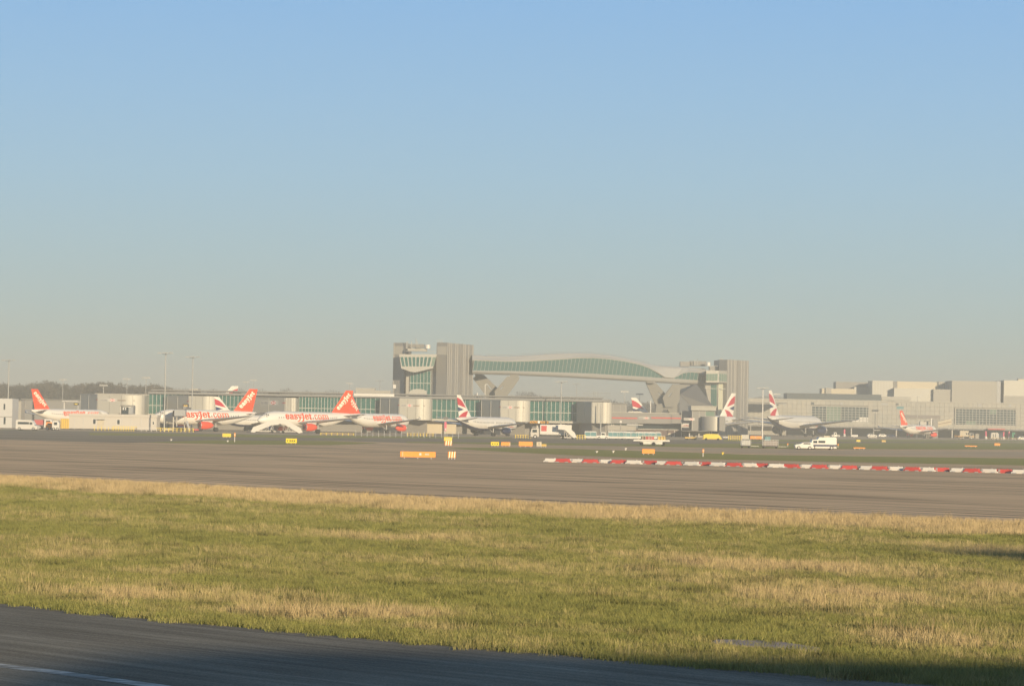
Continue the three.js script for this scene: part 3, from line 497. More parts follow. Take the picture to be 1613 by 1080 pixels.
// ---- low pier with red stripe, and the gate building with round rotunda at its end
{
  const D = 886, t = thingAt('link_pier', 'low grey pier with a red stripe running under the bridge', 'airport pier', 1010, D), X = px => gx(px, D), y = (px, py) => hy(px, py, D);
  obj('upper_wall', slab(959, 650.5, 1076, 666.8, D, 12), M.cladding, t); obj('cornice', slab(958.6, 649.6, 1076, 650.6, D - .2, 12), M.silver, t);
  for (const [a, b] of [[960, 1004], [1026, 1074]]) obj('red_stripe', slab(a, 657.2, b, 659.2, D - .05, .08), M.red, t);
  sign(1014.5, 658.2, 3.6, .75, D - .06, t);
  obj('window_band', slab(1005, 667, 1074, 675.5, D + 3, .2), M.darkGlass, t); obj('window_band', slab(960, 667, 987, 669, D + 3, .2), M.green, t);
  obj('roof_lantern', outline([[988, 650], [991, 647.6], [1009, 647.6], [1014, 650]], D + 2, 6), M.whiteMatt, t); obj('sill', slab(1005, 675.6, 1076, 676.8, D + 1.6, 2), M.silver, t);
  obj('brick_wall', slab(1000, 676.8, 1094, 694, D + 2, 3), M.brick, t);
  for (const px of [1062, 1073]) obj('drainpipe', gslab(px, px + 1, 678, D + 1.8, .2), M.white, t); obj('door', gslab(1052, 1057, 682, D + 1.9, .1), M.beige, t); obj('notice', slab(1033, 680, 1040, 682.6, D + 1.9, .1), M.white, t); obj('notice', slab(1059, 686.5, 1062, 688, D + 1.9, .1), M.white, t); obj('notice', slab(1077, 685, 1081, 686.4, D + 1.9, .1), M.white, t);
  for (const px of [963, 966, 977]) obj('column', gslab(px, px + 1.2, 667, D + 2, .5), M.whiteMatt, t);
}
{
  const D = 880, t = thingAt('gate_building', 'tall grey gate building with corniced roof and rotunda beside the yellow tank', 'gate building', 1095, D);
  obj('side_wall', prism(plan([[1072.5, D + 6], [1090, D], [1090, D + 16], [1072.5, D + 16]]), 4.6, hy(1080, 647, D)), M.cladding, t);
  obj('front_wall', slab(1090, 645, 1127, 679, D, 14), M.cladding, t); obj('cornice', [slab(1089, 640, 1128.5, 646, D - 1, 15), slab(1088.5, 639.2, 1129, 640.2, D - 1.4, 16)], M.silver, t); obj('cornice_line', slab(1089, 642.6, 1128.5, 643.3, D - 1.05, .1), M.roofGrey, t);
  for (const px of [1073.4, 1090.4, 1101.3, 1111]) obj('panel_seam', slab(px, 647, px + .7, 678, D - .06, .1), M.silverSeam, t);
  obj('slot_window', slab(1104, 656, 1106.5, 666, D - .07, .1), M.glass, t); obj('glazed_strip', slab(1111.5, 648, 1126, 655, D - .04, .1), M.glassPale, t);
  sign(1086, 660, 3.8, .8, D - 2.4, t, .22); sign(1114, 660, 2.6, .7, D - .1, t);
  const p = at(1123, 667.5, D - 3), r = 3.9; obj('rotunda', new THREE.CylinderGeometry(r, r, hy(1123, 656, D - 3) - hy(1123, 678.5, D - 3), 28).translate(p.x + .4, p.y, -D + 3 - 2), M.silver, t);
  obj('rotunda_end', slab(1133.5, 655.8, 1141, 678.5, D - 6, 3), M.cladding, t); obj('soffit', slab(1074, 678.4, 1141, 679.4, D - 4, 14), M.roofDark, t);
  for (const [px, m] of [[1085.5, M.white], [1100.5, M.white], [1117, M.white], [1131, M.whiteMatt], [1120, M.lightGrey]]) obj('column', gslab(px, px + 1.3, 679, D - 1, .6), m, t);
  obj('shutter_door', gslab(1087, 1099.5, 680, D + 2, .1), M.cladding, t); obj('shutter_door', gslab(1102, 1116, 680, D + 2, .1), M.paleWall, t); obj('dark_bay', gslab(1118.5, 1130, 680.5, D + 1, .1), M.blue, t); obj('back_wall', gslab(1080, 1131, 679.5, D + 4, 2), M.brick, t);
}
// ---- panelled terminal on the right
{
  const D = 1255, t = thingAt('terminal', 'long cream panelled terminal with two large gridded windows', 'terminal', 1400, D), X = px => gx(px, D), Z = -D, H = py => hy(1400, py - ROLL * 0, D);
  const yTop = hy(1400, 632.5, D), yBot = hy(1400, 673.5, D), wins = [[1278.5, 1371, 640.5, 668], [1505.5, 1602.5, 644.5, 671]];
  obj('core', box(X(1150), X(1720), yBot + .2, yTop - .1, Z - 40, Z - .4), M.terminalJoint, t);
  obj('roof_edge', box(X(1149), X(1721), yTop - .1, yTop + .45, Z - 40, Z + .25), M.terminal, t);
  obj('soffit', box(X(1150), X(1720), yBot - .4, yBot + .2, Z - 40, Z + .1), M.roofGrey, t);
  obj('undercroft_wall', box(X(1180), X(1720), 0, yBot - .4, Z - 39, Z - 26), M.paleWall, t);
  // cladding panels with open joints, too small to pick apart
  const cols = 76, x0 = X(1150), cw = (X(1720) - x0) / cols, rows = 6, rh = (yTop - .1 - yBot - .2) / rows, list = [];
  const Wn = wins.map(([a, b, c, d]) => [X(a), X(b), hy((a + b) / 2, d, D), hy((a + b) / 2, c, D)]);
  const slot = [X(1416), X(1481.5), hy(1450, 659, D), hy(1450, 653.5, D)];
  for (let i = 0; i < cols; i++) for (let j = 0; j < rows; j++) {
    const xa = x0 + cw * i, ya = yBot + .2 + rh * j, mx = xa + cw / 2, my = ya + rh / 2;
    if (Wn.some(([a, b, c, d]) => mx > a && mx < b && my > c && my < d)) continue;
    list.push(box(xa + .04, xa + cw - .04, ya + .04, ya + rh - .04, Z - .35, Z + rr(-.02, .02)));
  }
  const tones = [M.terminal, mat(.35, .345, .31, .58, .1), mat(.395, .38, .335, .62, .1)], sets = [[], [], []]; list.forEach(g => sets[Math.floor(rnd() * 3)].push(g)); sets.forEach((l, i) => { obj('cladding_panels', l, tones[i], t).userData.kind = 'stuff'; });
  Wn.forEach(([a, b, c, d], k) => {
    const w = new THREE.Group(); w.name = 'gridded_window'; const tb = base(t); w.position.set(a - tb.x, 0, 0); t.add(w);
    obj('surround', [box(a - .4, b + .4, d, d + .35, Z - .3, Z + .12), box(a - .4, b + .4, c - .35, c, Z - .3, Z + .12), box(a - .4, a, c, d, Z - .3, Z + .12), box(b, b + .4, c, d, Z - .3, Z + .12)], M.terminal, w);
    const n = k ? 18 : 16, m = 7, gw = (b - a) / n, gh = (d - c) / m, pg = new THREE.BoxGeometry(gw - .36, gh - .3, .06), wb = base(w);
    for (let i = 0; i < n; i++) for (let j = 0; j < m; j++) { const pale = (k === 0 && i >= 4 && i <= 7 && j < 6.5) || (k === 1 && (i === 10 || i === 11) && j > 4) || (k && j < 2 && i > 2 && i < 6), white = k === 0 && ((i >= 13 && j < 3) || (i >= 11 && j < 2)); share('pane', pg, white ? M.white : pale ? M.glassPale : M.windowGlass, w, a + gw * (i + .5) - wb.x, c + gh * (j + .5), Z - .05 - wb.z); }
    for (let i = 0; i <= n; i += k ? 3 : 4) obj('mullion', box(a + gw * i - .14, a + gw * i + .14, c, d, Z - .1, Z + .08), M.terminal, w);
    obj('backing', box(a, b, c, d, Z - .3, Z - .2), mat(.36, .37, .34, .6), w);
  });
  obj('slot_window', box(slot[0], slot[1], slot[2], slot[3], Z + .03, Z + .1), mat(.20, .18, .17, .4), t);
  for (const [a, b, y0, y1, m] of [[1388, 1399, 634.8, 637.6, M.greyPaint], [1411.5, 1416, 635, 638, M.darkBand], [1413, 1424, 640, 644, M.teal], [1541, 1546.5, 636, 639.5, M.greyPaint], [1590, 1594, 636.5, 640, M.greyPaint], [1227, 1239, 633.5, 636.2, M.greyPaint], [1278, 1283, 633.4, 636.8, M.darkBand], [1324, 1328, 634, 637.6, M.greyPaint]]) obj('wall_vent', slab(a, y0, b, y1, D - .1, .1), m, t);
  obj('dark_roof_band', prism([[X(1240), Z - 3], [X(1389), Z - 3], [X(1389), Z - 18], [X(1240), Z - 18]], yTop + .45, yTop + 3.3), M.darkBand, t);
  obj('roof_parapet', slab(1389, 624.5, 1436, 630.5, D + 4, 10), M.terminal, t);
  // columns below
  for (const px of [1341, 1376, 1412, 1500, 1518, 1553, 1590]) obj('column', box(X(px), X(px + 1.6), 0, yBot - .4, Z - 1.2, Z - .7), M.whiteMatt, t);
  obj('canopy', slab(1557, 675, 1584, 677, D - 3, 4), M.redDull, t); obj('door', gslab(1537, 1544.5, 683, D + 5, .2), M.paleWall, t); obj('opening', gslab(1561, 1580, 679, D + 5, .2), mat(.03, .05, .09, .6), t);  // the opening is a solid slab, its inner shade put into the colour
  for (const [a, b] of [[1377, 1387]]) obj('porch', slab(a, 677, b, 678, D - 1, 3), M.whiteMatt, t);
}
{ // blocks on and behind the terminal roof
  const mk = (label, parts, D) => { const t = thingAt('rooftop_block', label, 'rooftop block', parts[0][1], D, 'plant blocks above the terminal'); for (const [n, a, b, y0, dz, T, m] of parts) { const yb = 15.6; obj(n, box(gx(a, D + dz), gx(b, D + dz), yb, hy((a + b) / 2, y0, D + dz), -D - dz - T, -D - dz), m, t); } return t; };
  const w = M.paleWall, g = M.cladding, s = M.silver;
  const b1 = mk('plain pale ribbed block rising left of the yellowish plant deck on the terminal roof', [['wall', 1373.5, 1406.5, 599.5, 0, 16, M.silver], ['side_panel', 1407, 1413, 600.5, 2, 12, M.roofGrey]], 1290);
  for (let px = 1376; px < 1406; px += 4.6) obj('panel_seam', slab(px, 600, px + .4, 624, 1289.95, .1), M.lightGrey, b1);
  mk('low rooftop plant deck with pipework at the left end of the terminal roof', [['wall', 1294, 1346, 612, 0, 10, M.beige], ['wall', 1316, 1372, 601.5, 12, 10, g], ['tank', 1345, 1373, 609.5, 2, 8, M.silver], ['duct', 1300, 1309, 610.8, -1, 3, M.paleWall], ['screen', 1365, 1371.5, 603.5, 9, 3, M.greyPaint]], 1300);
  mk('long pale rooftop block with a rounded sunlit face and setback storey', [['wall', 1408, 1469, 611.5, 0, 12, M.silver], ['wall', 1470, 1499, 613, -2, 14, M.paleWall], ['setback', 1413, 1478, 601, 9, 10, M.beige], ['stair_box', 1478, 1487, 601, 8, 8, M.paleWall], ['link', 1488, 1498, 602.5, 8, 8, M.greyPaint]], 1285);
  const b4 = mk('biggest pale ribbed rooftop block with a grey slot at one end', [['wall', 1499, 1570, 600, 0, 20, M.paleWall], ['slot', 1570.2, 1576, 600, 3, 15, M.greyPaint], ['slot', 1576.2, 1580.4, 602.5, 5, 12, M.darkBand]], 1282);
  for (let px = 1503; px < 1570; px += 5.2) obj('panel_seam', slab(px, 600.6, px + .35, 632, 1281.95, .1), M.silver, b4);
  const b5 = mk('rooftop block with a horizontal ledge cut by the picture edge', [['wall', 1581, 1720, 600, 0, 20, M.silver], ['ledge', 1580.6, 1720, 624.4, -.3, .4, M.paleWall], ['mast_box', 1603, 1616, 597, 3, 3, M.beige]], 1284);
  obj('mast', bar(at(1604, 601, 1287), at(1604, 595.5, 1287), .2), M.darkBand, b5);
}
{ // far sheds seen between the towers and by the right edge of the gate building
  const t = thingAt('hall', 'plain grey ribbed hall right of the curved cream pier end', 'hall', 950, 1010); obj('wall', gslab(958, 987, 636, 1010, 20), M.cladding, t); for (const px of [966, 977, 985]) obj('panel_seam', slab(px, 637, px + .5, 660, 1009.9, .1), M.silverSeam, t); obj('roof', slab(957.5, 635, 987.5, 636.2, 1009.5, 21), M.roofGrey, t);
  const t2 = thingAt('hall', 'blank tan wall between the farther tower and the cream terminal', 'hall', 1195, 1235); obj('wall', slab(1150, 1240, 633.8, 1240, 668, 1236, 34), mat(.46, .39, .31, .7), t2); obj('ground_floor_wall', gslab(1152, 1238, 667, 1264, 4), M.paleWall, t2); for (const px of [1160, 1182, 1216, 1237]) obj('column', gslab(px, px + 1.4, 668, 1237, .6), M.paleWall, t2); obj('coping', slab(1150, 633, 1240, 634, 1235.6, 16), M.roofGrey, t2);
  const t3 = thingAt('radar_head', 'spindly grey lattice frame on the low roof right of the cream curved corner', 'lattice', 940, 990); for (const y of [619, 621, 624, 627]) obj('cross_bar', bar(at(918, y, 990), at(962, y, 990), .05, .05, 5), M.poleMetal, t3); for (const px of [935, 937.5, 942]) obj('upright', bar(V(gx(px, 990), 0, -990), at(px, 616, 990), .08, .08, 5), M.poleMetal, t3);
}
// ---------------------------------------------------------------- aircraft; local axes: x to the nose, y up, z to starboard
const EZ = '#f0501e';
function fuselageTex(kind) {
  return canvasTex(2048, 1024, (c, w, h) => {
    c.fillStyle = kind === 'ba' ? '#d8d5ce' : '#e2dfd8'; c.fillRect(0, 0, w, h);
    for (const side of [0, 1]) {                                 // 0 port (upper half of the sheet), 1 starboard
      c.save(); if (side) { c.translate(w, h); c.rotate(Math.PI); }
      const X = u => side ? w * (1 - u) : w * u;                  // u: 0 nose, 1 tail
      const dir = side ? -1 : 1;
      if (kind === 'ez') {
        c.textBaseline = 'alphabetic'; c.textAlign = 'left';
        const x0 = side ? w * .345 : w * .235, size = 205;
        c.save(); c.translate(x0, h * .252); c.scale(.78, 1);
        c.font = `bold ${size}px serif`; c.fillStyle = EZ; c.fillText('easyJet', 0, 0);
        c.lineWidth = 9; c.strokeStyle = EZ; c.strokeText('easyJet', 0, 0);
        const wd = c.measureText('easyJet').width; c.font = `${size}px serif`; c.fillStyle = EZ; c.lineWidth = 5; c.strokeStyle = EZ; c.strokeText('.com', wd + 4, 0); c.fillText('.com', wd + 4, 0); c.lineWidth = 2; c.restore();
      } else if (kind === 'ba') {
        c.fillStyle = '#161f4c'; c.fillRect(0, h * .365, w, h * .14);
        c.fillStyle = '#b3202e'; c.beginPath(); c.moveTo(X(.10), h * .318); c.lineTo(X(.17), h * .30); c.lineTo(X(.24), h * .318); c.lineTo(X(.17), h * .322); c.fill();
      }
      c.restore();
    }
  });
}
function finTex(kind) {
  return canvasTex(512, 256, (c) => {
    for (const side of [0, 1]) {
      c.save(); c.translate(side * 256, 0); c.beginPath(); c.rect(0, 0, 256, 256); c.clip();
      if (kind === 'ez') {
        c.fillStyle = EZ; c.fillRect(0, 0, 256, 256);
        c.save(); c.fillStyle = '#fbf3df'; c.textBaseline = 'middle'; c.textAlign = 'center'; c.font = 'bold 62px serif';
        if (side) { c.translate(116, 118); c.rotate(.86); } else { c.translate(140, 118); c.rotate(-.86); }
        c.fillText('easyJet', 0, 0); c.lineWidth = 3; c.strokeStyle = '#fbf3df'; c.strokeText('easyJet', 0, 0); c.restore();
      } else {
        if (side) { c.translate(256, 0); c.scale(-1, 1); }        // drawn with the nose to the left
        c.fillStyle = '#e9e4da'; c.fillRect(0, 0, 256, 256);
        const P = (pts, col) => { c.fillStyle = col; c.beginPath(); c.moveTo(...pts[0]); for (let i = 1; i < pts.length; i++) c.lineTo(...pts[i]); c.fill(); };
        c.fillStyle = '#c12638'; c.beginPath(); c.moveTo(256, 48); c.bezierCurveTo(210, 70, 180, 110, 120, 132); c.lineTo(150, 96); c.bezierCurveTo(180, 60, 210, 38, 256, 26); c.fill();
        c.beginPath(); c.moveTo(256, 40); c.bezierCurveTo(214, 60, 160, 90, 112, 140); c.bezierCurveTo(170, 128, 220, 110, 256, 104); c.fill();
        P([[256, 124], [256, 188], [150, 158]], '#20305f');
        c.fillStyle = '#c12638'; c.beginPath(); c.moveTo(78, 172); c.bezierCurveTo(120, 176, 170, 186, 236, 256); c.lineTo(120, 256); c.bezierCurveTo(110, 226, 96, 200, 78, 172); c.fill();
      }
      c.restore();
    }
  });
}
const airMat = (t, rough = .38) => { const m = mat(1, 1, 1, rough, 0, { map: t }); return m; };
const EZ_BODY = airMat(fuselageTex('ez')), EZ_FIN = airMat(finTex('ez')), BA_BODY = airMat(fuselageTex('ba')), BA_FIN = airMat(finTex('ba'));
function fuselage(L, R, cy) {
  const st = [[0, .03, -.24], [.012, .27, -.22], [.03, .46, -.17], [.055, .66, -.1], [.085, .82, -.05], [.12, .93, -.02], [.165, 1, 0], [.3, 1, 0], [.45, 1, 0], [.6, 1, 0], [.67, 1, 0], [.74, .93, .06], [.81, .79, .19], [.88, .59, .36], [.94, .38, .53], [.985, .18, .66], [1, .06, .7]];
  const N = 32, pos = [], uv = [], idx = [];
  st.forEach(([s, r, o]) => { for (let k = 0; k <= N; k++) { const a = k / N * Math.PI * 2; pos.push(L * (.5 - s), cy + o * R + r * R * Math.cos(a), r * R * Math.sin(a)); uv.push(s, k / N); } });
  for (let i = 0; i + 1 < st.length; i++) for (let k = 0; k < N; k++) { const a = i * (N + 1) + k, b = a + N + 1; idx.push(a, b, a + 1, b, b + 1, a + 1); }
  const g = new THREE.BufferGeometry(); g.setAttribute('position', new THREE.Float32BufferAttribute(pos, 3)); g.setAttribute('uv', new THREE.Float32BufferAttribute(uv, 2)); g.setIndex(idx); g.computeVertexNormals();
  g.radiusAt = s => { let k = 0; while (k < st.length - 2 && s > st[k + 1][0]) k++; const t = (s - st[k][0]) / (st[k + 1][0] - st[k][0]); return [R * (st[k][1] + (st[k + 1][1] - st[k][1]) * t), cy + R * (st[k][2] + (st[k + 1][2] - st[k][2]) * t)]; };
  return g;
}
function wing(rl, rt, tl, tt, t0, t1, n) {                       // leading / trailing edge at root and tip, thicknesses, thickness direction
  const prof = [[0, 0], [.08, .55], [.3, 1], [.62, .7], [1, .04]], pos = [], uv = [];
  const ring = (le, te, th, s) => prof.map(([f, k]) => le.clone().lerp(te, f).addScaledVector(n, s * k * th / 2));
  const xs = [rl.x, rt.x, tl.x, tt.x], ys = [rl.y, rt.y, tl.y, tt.y], xa = Math.min(...xs), xb = Math.max(...xs), ya = Math.min(...ys), yb = Math.max(...ys);
  for (const s of [1, -1]) {
    const a = ring(rl, rt, t0, s), b = ring(tl, tt, t1, s);
    const put = v => { pos.push(v.x, v.y, v.z); const fu = (v.x - xa) / (xb - xa); uv.push(s * n.z < 0 ? .5 * (1 - fu) : .5 + .5 * fu, (v.y - ya) / (yb - ya || 1)); };
    for (let i = 0; i < 4; i++) { const q = [a[i], a[i + 1], b[i + 1], b[i]]; for (const k of s > 0 ? [0, 2, 1, 0, 3, 2] : [0, 1, 2, 0, 2, 3]) put(q[k]); }
    for (let i = 0; i < 4; i++) { put(b[i]); put(b[i + 1]); put(tl.clone().lerp(tt, prof[i][0])); put(b[i + 1]); put(tl.clone().lerp(tt, prof[i + 1][0])); put(tl.clone().lerp(tt, prof[i][0])); }
  }
  const g = new THREE.BufferGeometry(); g.setAttribute('position', new THREE.Float32BufferAttribute(pos, 3)); g.setAttribute('uv', new THREE.Float32BufferAttribute(uv, 2)); g.computeVertexNormals(); return g;
}
function airliner(name, label, P) {
  const t = thing(name, label, 'airliner', [0, 0, 0], 0, P.group), { L, R, cy } = P, m = P.mats;
  const fg = fuselage(L, R, cy), body = part('fuselage', fg, m.body, t), radiusAt = fg.radiusAt;
  const X = s => L * (.5 - s), up = V(0, 1, 0), side = V(0, 0, 1);
  // cockpit glazing: panes wrapped round the nose
  for (const [a0, a1] of [[-66, -44], [-41, -19], [-16, -2], [2, 16], [19, 41], [44, 66]]) {
    const pos = [], q = (s, a, h) => { const [r, yc] = radiusAt(s), f = a * Math.PI / 180, z = r * Math.sin(f) * 1.012; return [X(s) + .02, yc + r * h, z]; };
    const w = Math.abs(a0 + a1) / 2 / 66, s0 = .040 + .024 * w, s1 = .062 + .026 * w, lo = .42 - .03 * w, hi = .80 - .16 * w;
    const yAt = (s, a) => Math.cos(a * Math.PI / 180);
    const pt = (s, a, dy) => { const [r, yc] = radiusAt(s), f = a * Math.PI / 180; return [X(s) + .03, yc + r * 1.012 * Math.cos(f), r * 1.012 * Math.sin(f)]; };
    const A = pt(s0, a0, 0), B = pt(s0, a1, 0), C = pt(s1, a1 * .8, 0), Dd = pt(s1, a0 * .8, 0);
    pos.push(...A, ...B, ...C, ...A, ...C, ...Dd);
    const g = new THREE.BufferGeometry(); g.setAttribute('position', new THREE.Float32BufferAttribute(pos, 3)); g.computeVertexNormals();
    const o = part('cockpit_window', g, M.black, body); o.material = COCKPIT;
  }
  if (P.cabin !== false) {                                       // cabin windows, too small to pick apart
    const list = [];
    for (let s = .17; s < .80; s += P.pitch / L) for (const z of [-1, 1]) { if (s > .45 && s < .46) continue; const [r, yc] = radiusAt(s), yy = yc + r * .18; list.push(new THREE.BoxGeometry(.25, .36, .05).translate(X(s), yy, z * Math.sqrt(Math.max(.01, r * r - (r * .18) ** 2)))); }
    const o = part('cabin_windows', list, CABIN, body); o.userData.kind = 'stuff';
  }
  const f = P.fin;
  const fin = part('tail_fin', wing(V(X(f.rl), f.y0, 0), V(X(f.rt), f.y0 + .1, 0), V(X(f.tl), f.y1, 0), V(X(f.tt), f.y1, 0), R * .34, R * .12, side), m.fin, t);
  for (const s of [-1, 1]) {
    const w = P.wing, wg = part('wing', wing(V(X(w.rl), w.y0, s * R * .55), V(X(w.rt), w.y0 - .15, s * R * .55), V(X(w.tl), w.y1, s * w.span), V(X(w.tt), w.y1, s * w.span), R * .5, R * .1, up), m.wing, t);
    if (P.winglet) part('winglet', wing(V(X(w.tl) , w.y1, s * w.span), V(X(w.tt), w.y1, s * w.span), V(X(w.tt) + .3, w.y1 + P.winglet, s * (w.span + .25)), V(X(w.tt) - .3, w.y1 + P.winglet, s * (w.span + .25)), .12, .06, side), m.wing, wg);
    const h = P.stab; part('tailplane', wing(V(X(h.rl), h.y0, s * R * .25), V(X(h.rt), h.y0, s * R * .25), V(X(h.tl), h.y1, s * h.span), V(X(h.tt), h.y1, s * h.span), R * .2, R * .07, up), m.wing, t);
    const e = P.engine, prof = [[.30, 0], [.52, .02], [.56, .08], [.60, .3], [.60, .55], [.5, .82], [.36, 1], [.2, 1.02], [.05, 1.16]].map(([r, x]) => new THREE.Vector2(r * e.d / .6 * .5, -x * e.len));
    const nac = new THREE.LatheGeometry(prof, 24).rotateZ(-Math.PI / 2).translate(e.x, e.y, s * e.z);
    const en = part('engine', nac, m.engine, t);
    part('intake_lip', new THREE.TorusGeometry(e.d * .455, e.d * .05, 8, 24).rotateY(Math.PI / 2).translate(e.x - .02 * e.len, e.y, s * e.z), M.steel, en);
    part('fan', new THREE.CylinderGeometry(e.d * .42, e.d * .42, .05, 20).rotateZ(Math.PI / 2).translate(e.x - .05, e.y, s * e.z), M.black, en);
    part('pylon', box(e.x - e.len * 1.05, e.x - e.len * .25, e.y + e.d * .35, e.y + e.d * .35 + e.pyl, s * e.z - .12, s * e.z + .12), m.wing, en);
  }
  for (const [gxx, gz] of [[X(.14), 0], [X(P.gear ?? .53), P.track], [X(P.gear ?? .53), -P.track]]) {
    const r = gz ? P.tyre : P.tyre * .7, g = part('landing_gear', [bar(V(gxx, r, gz), V(gxx, cy - R * .6, gz), .14), ...(gz ? [bar(V(gxx, cy - R * .8, gz * .6), V(gxx, r * 1.6, gz), .07)] : [])], M.lightGrey, t);
    for (const s of [-.32, .32]) part('wheel', wheelGeom(r, .32).translate(gxx, r, gz + s), M.tyre, g);
  }
  return t;
}
const COCKPIT = mat(.012, .014, .018, .12, 0, { side: THREE.DoubleSide }), CABIN = mat(.06, .065, .075, .3);
function place(t, px, D, turnDeg) { t.position.set(gx(px, D), 0.035, -D); t.rotation.set(0, turnDeg * Math.PI / 180, 0); }
const A319 = { L: 33.8, R: 2.02, cy: 3.75, pitch: .8, track: 3.8, tyre: .58, cabin: true, mats: { body: EZ_BODY, fin: EZ_FIN, wing: M.lightGrey, engine: M.orangeJet }, group: 'orange tailed airliners on the stands',
  fin: { rl: .765, rt: .955, tl: .925, tt: 1.005, y0: 5.35, y1: 11.76 }, wing: { rl: .36, rt: .58, tl: .585, tt: .63, y0: 2.75, y1: 4.4, span: 16.9 }, winglet: .75,
  stab: { rl: .855, rt: .965, tl: .96, tt: 1.0, y0: 4.75, y1: 5.4, span: 6.2 }, engine: { x: 5.6, y: 1.65, z: 5.75, d: 2.1, len: 4.0, pyl: .5 } };
const B737 = { L: 36.0, R: 1.95, cy: 3.35, pitch: .8, track: 2.7, tyre: .56, mats: { body: BA_BODY, fin: BA_FIN, wing: M.lightGrey, engine: M.baBlue }, group: 'white airliners with red white and blue fins',
  fin: { rl: .74, rt: .955, tl: .935, tt: .995, y0: 4.75, y1: 11.13 }, wing: { rl: .38, rt: .58, tl: .59, tt: .63, y0: 2.5, y1: 3.9, span: 14.4 },
  stab: { rl: .86, rt: .965, tl: .96, tt: 1.0, y0: 4.2, y1: 5.0, span: 6.3 }, engine: { x: 4.2, y: 1.45, z: 4.8, d: 1.9, len: 3.6, pyl: .4 } };
const B777 = { L: 63.7, R: 3.1, cy: 5.55, pitch: .9, track: 5.5, tyre: .66, mats: B737.mats, group: B737.group,
  fin: { rl: .79, rt: .95, tl: .935, tt: .99, y0: 8.05, y1: 18.5 }, wing: { rl: .33, rt: .54, tl: .62, tt: .65, y0: 4.5, y1: 7.4, span: 30.4 },
  stab: { rl: .87, rt: .965, tl: .97, tt: 1.0, y0: 6.6, y1: 7.6, span: 10.7 }, engine: { x: 8, y: 2.7, z: 9.6, d: 3.7, len: 6.2, pyl: .8 } };

// turn: 0 = nose to the right (east); positive turns the nose away from the camera
const jet3 = airliner('airliner', 'white airliner with orange fin, flanked at its nose by two white boarding stairs', A319); place(jet3, 481, 716, 180 + 46);
const jet2 = dup(jet3, 'white orange finned airliner whose lettering is crossed by a dark jet bridge cab'); place(jet2, 322, 722, 180 + 40);
const jet1 = dup(jet3, 'white orange finned airliner parked behind the cream annex, next to the minibus'); place(jet1, 112, 786, 52); jet1.scale.setScalar(.94);
const jet4 = dup(jet3, 'white orange finned airliner pointing away, fin overlapping the one with boarding stairs'); place(jet4, 594, 782, 60);
const jet5 = dup(jet3, 'small far orange finned airliner in front of the panelled terminal'); place(jet5, 1446, 1165, 54);
const ba1 = airliner('airliner', 'white airliner with red and blue fin beside the catering truck', B737); place(ba1, 766, 742, 63);
const ba2 = airliner('airliner', 'large white wide airliner with red and blue fin behind the white apron lamp', B777); place(ba2, 1252, 1105, 64);
const ba3 = dup(ba1, 'white airliner with red and blue fin half hidden by the round jet bridge rotunda'); place(ba3, 1107, 975, 180 + 58); ba3.scale.setScalar(1.45);
const ba4 = dup(ba1, 'airliner with red and white fin seen under the arched bridge above the low pier'); place(ba4, 1062, 1080, 38); ba4.scale.setScalar(1.3);
const ba5 = dup(ba1, 'airliner with red and white fin tip rising above the pier roof'); place(ba5, 287, 1040, 180 + 40); ba5.scale.setScalar(1.45);
const ba6 = dup(ba1, 'airliner with red and blue fin standing between the pier glass and an orange fin'); place(ba6, 399, 775, 48); ba6.scale.setScalar(.87);
// ---------------------------------------------------------------- masts and lamps
function mast(px, py, D, kind, label, r = .16) {
  const t = thingAt('lighting_mast', label, 'lamp post', px, D, 'lamp posts around the apron'), x = gx(px, D), h = hy(px, py, D);
  obj('pole', bar(V(x, 0, -D), V(x, h, -D), r * 1.3, r * .7), kind === 'white' ? M.white : M.poleMetal, t);
  if (kind === 'star' || kind === 'white') for (const [dx, dz, up] of [[-1.5, .3, .1], [1.5, .2, .3], [.3, 1.4, .2], [-.5, -1.2, .25]]) {
    const a = obj('arm', bar(V(x, h - .3, -D), V(x + dx * .8, h + up * .6, -D + dz * .8), .05, .05, 5), M.poleMetal, t);
    obj('lamp_head', rbox(x + dx - .55, x + dx + .4, h + up * .6, h + up * .6 + .22, -D + dz - .3, -D + dz + .3, .06), M.lampHead, a);
  } else if (kind === 'tee') { obj('cross_arm', box(x - 1.5, x + 1.5, h - .15, h + .1, -D - .1, -D + .1), M.poleMetal, t); for (const k of [-1.3, -.5, .5, 1.3]) obj('lamp_head', rbox(x + k - .3, x + k + .3, h - .5, h - .1, -D - .2, -D + .35, .05), M.lampHead, t); }
  return t;
}
mast(258, 557, 690, 'star', 'tallest lamp post, standing before the nose of the airliner with the jet bridge cab');
mast(301, 563, 742, 'star', 'second tallest lamp post, rising through the lettering of an airliner');
mast(11, 568, 775, 'star', 'lamp post behind the tall pale service block');
mast(97, 597, 1150, 'tee', 'thin far lamp post between an orange fin and the stand number canopy', .14);
mast(161, 606, 1010, 'tee', 'short lamp post with cross arm above the gate block left of the pier', .2);
mast(198, 596, 1060, 'tee', 'far lamp post above the left gate block, left of a slightly taller twin', .14);
mast(228, 594, 1060, 'tee', 'far lamp post above the join of gate block and first green glass', .14);
mast(398, 598, 1250, 'tee', 'faint far lamp post above the second orange fin', .14);
mast(386, 601, 1400, 'tee', 'faintest short lamp post just left of the second orange fin tip', .12);
mast(549, 603, 1250, 'tee', 'faint lamp post above the crossing orange fins', .14);
mast(597, 600, 1150, 'star', 'faint lamp post left of the taller tower', .14);
mast(883, 602, 820, 'star', 'lamp post in front of the pier glass behind the catering truck', .17);
mast(907, 605, 1200, 'star', 'far lamp post under the bridge right of the pier glass', .14);
mast(983, 616, 1050, 'tee', 'dark lamp post with a bar of floodlights under the bridge', .14);
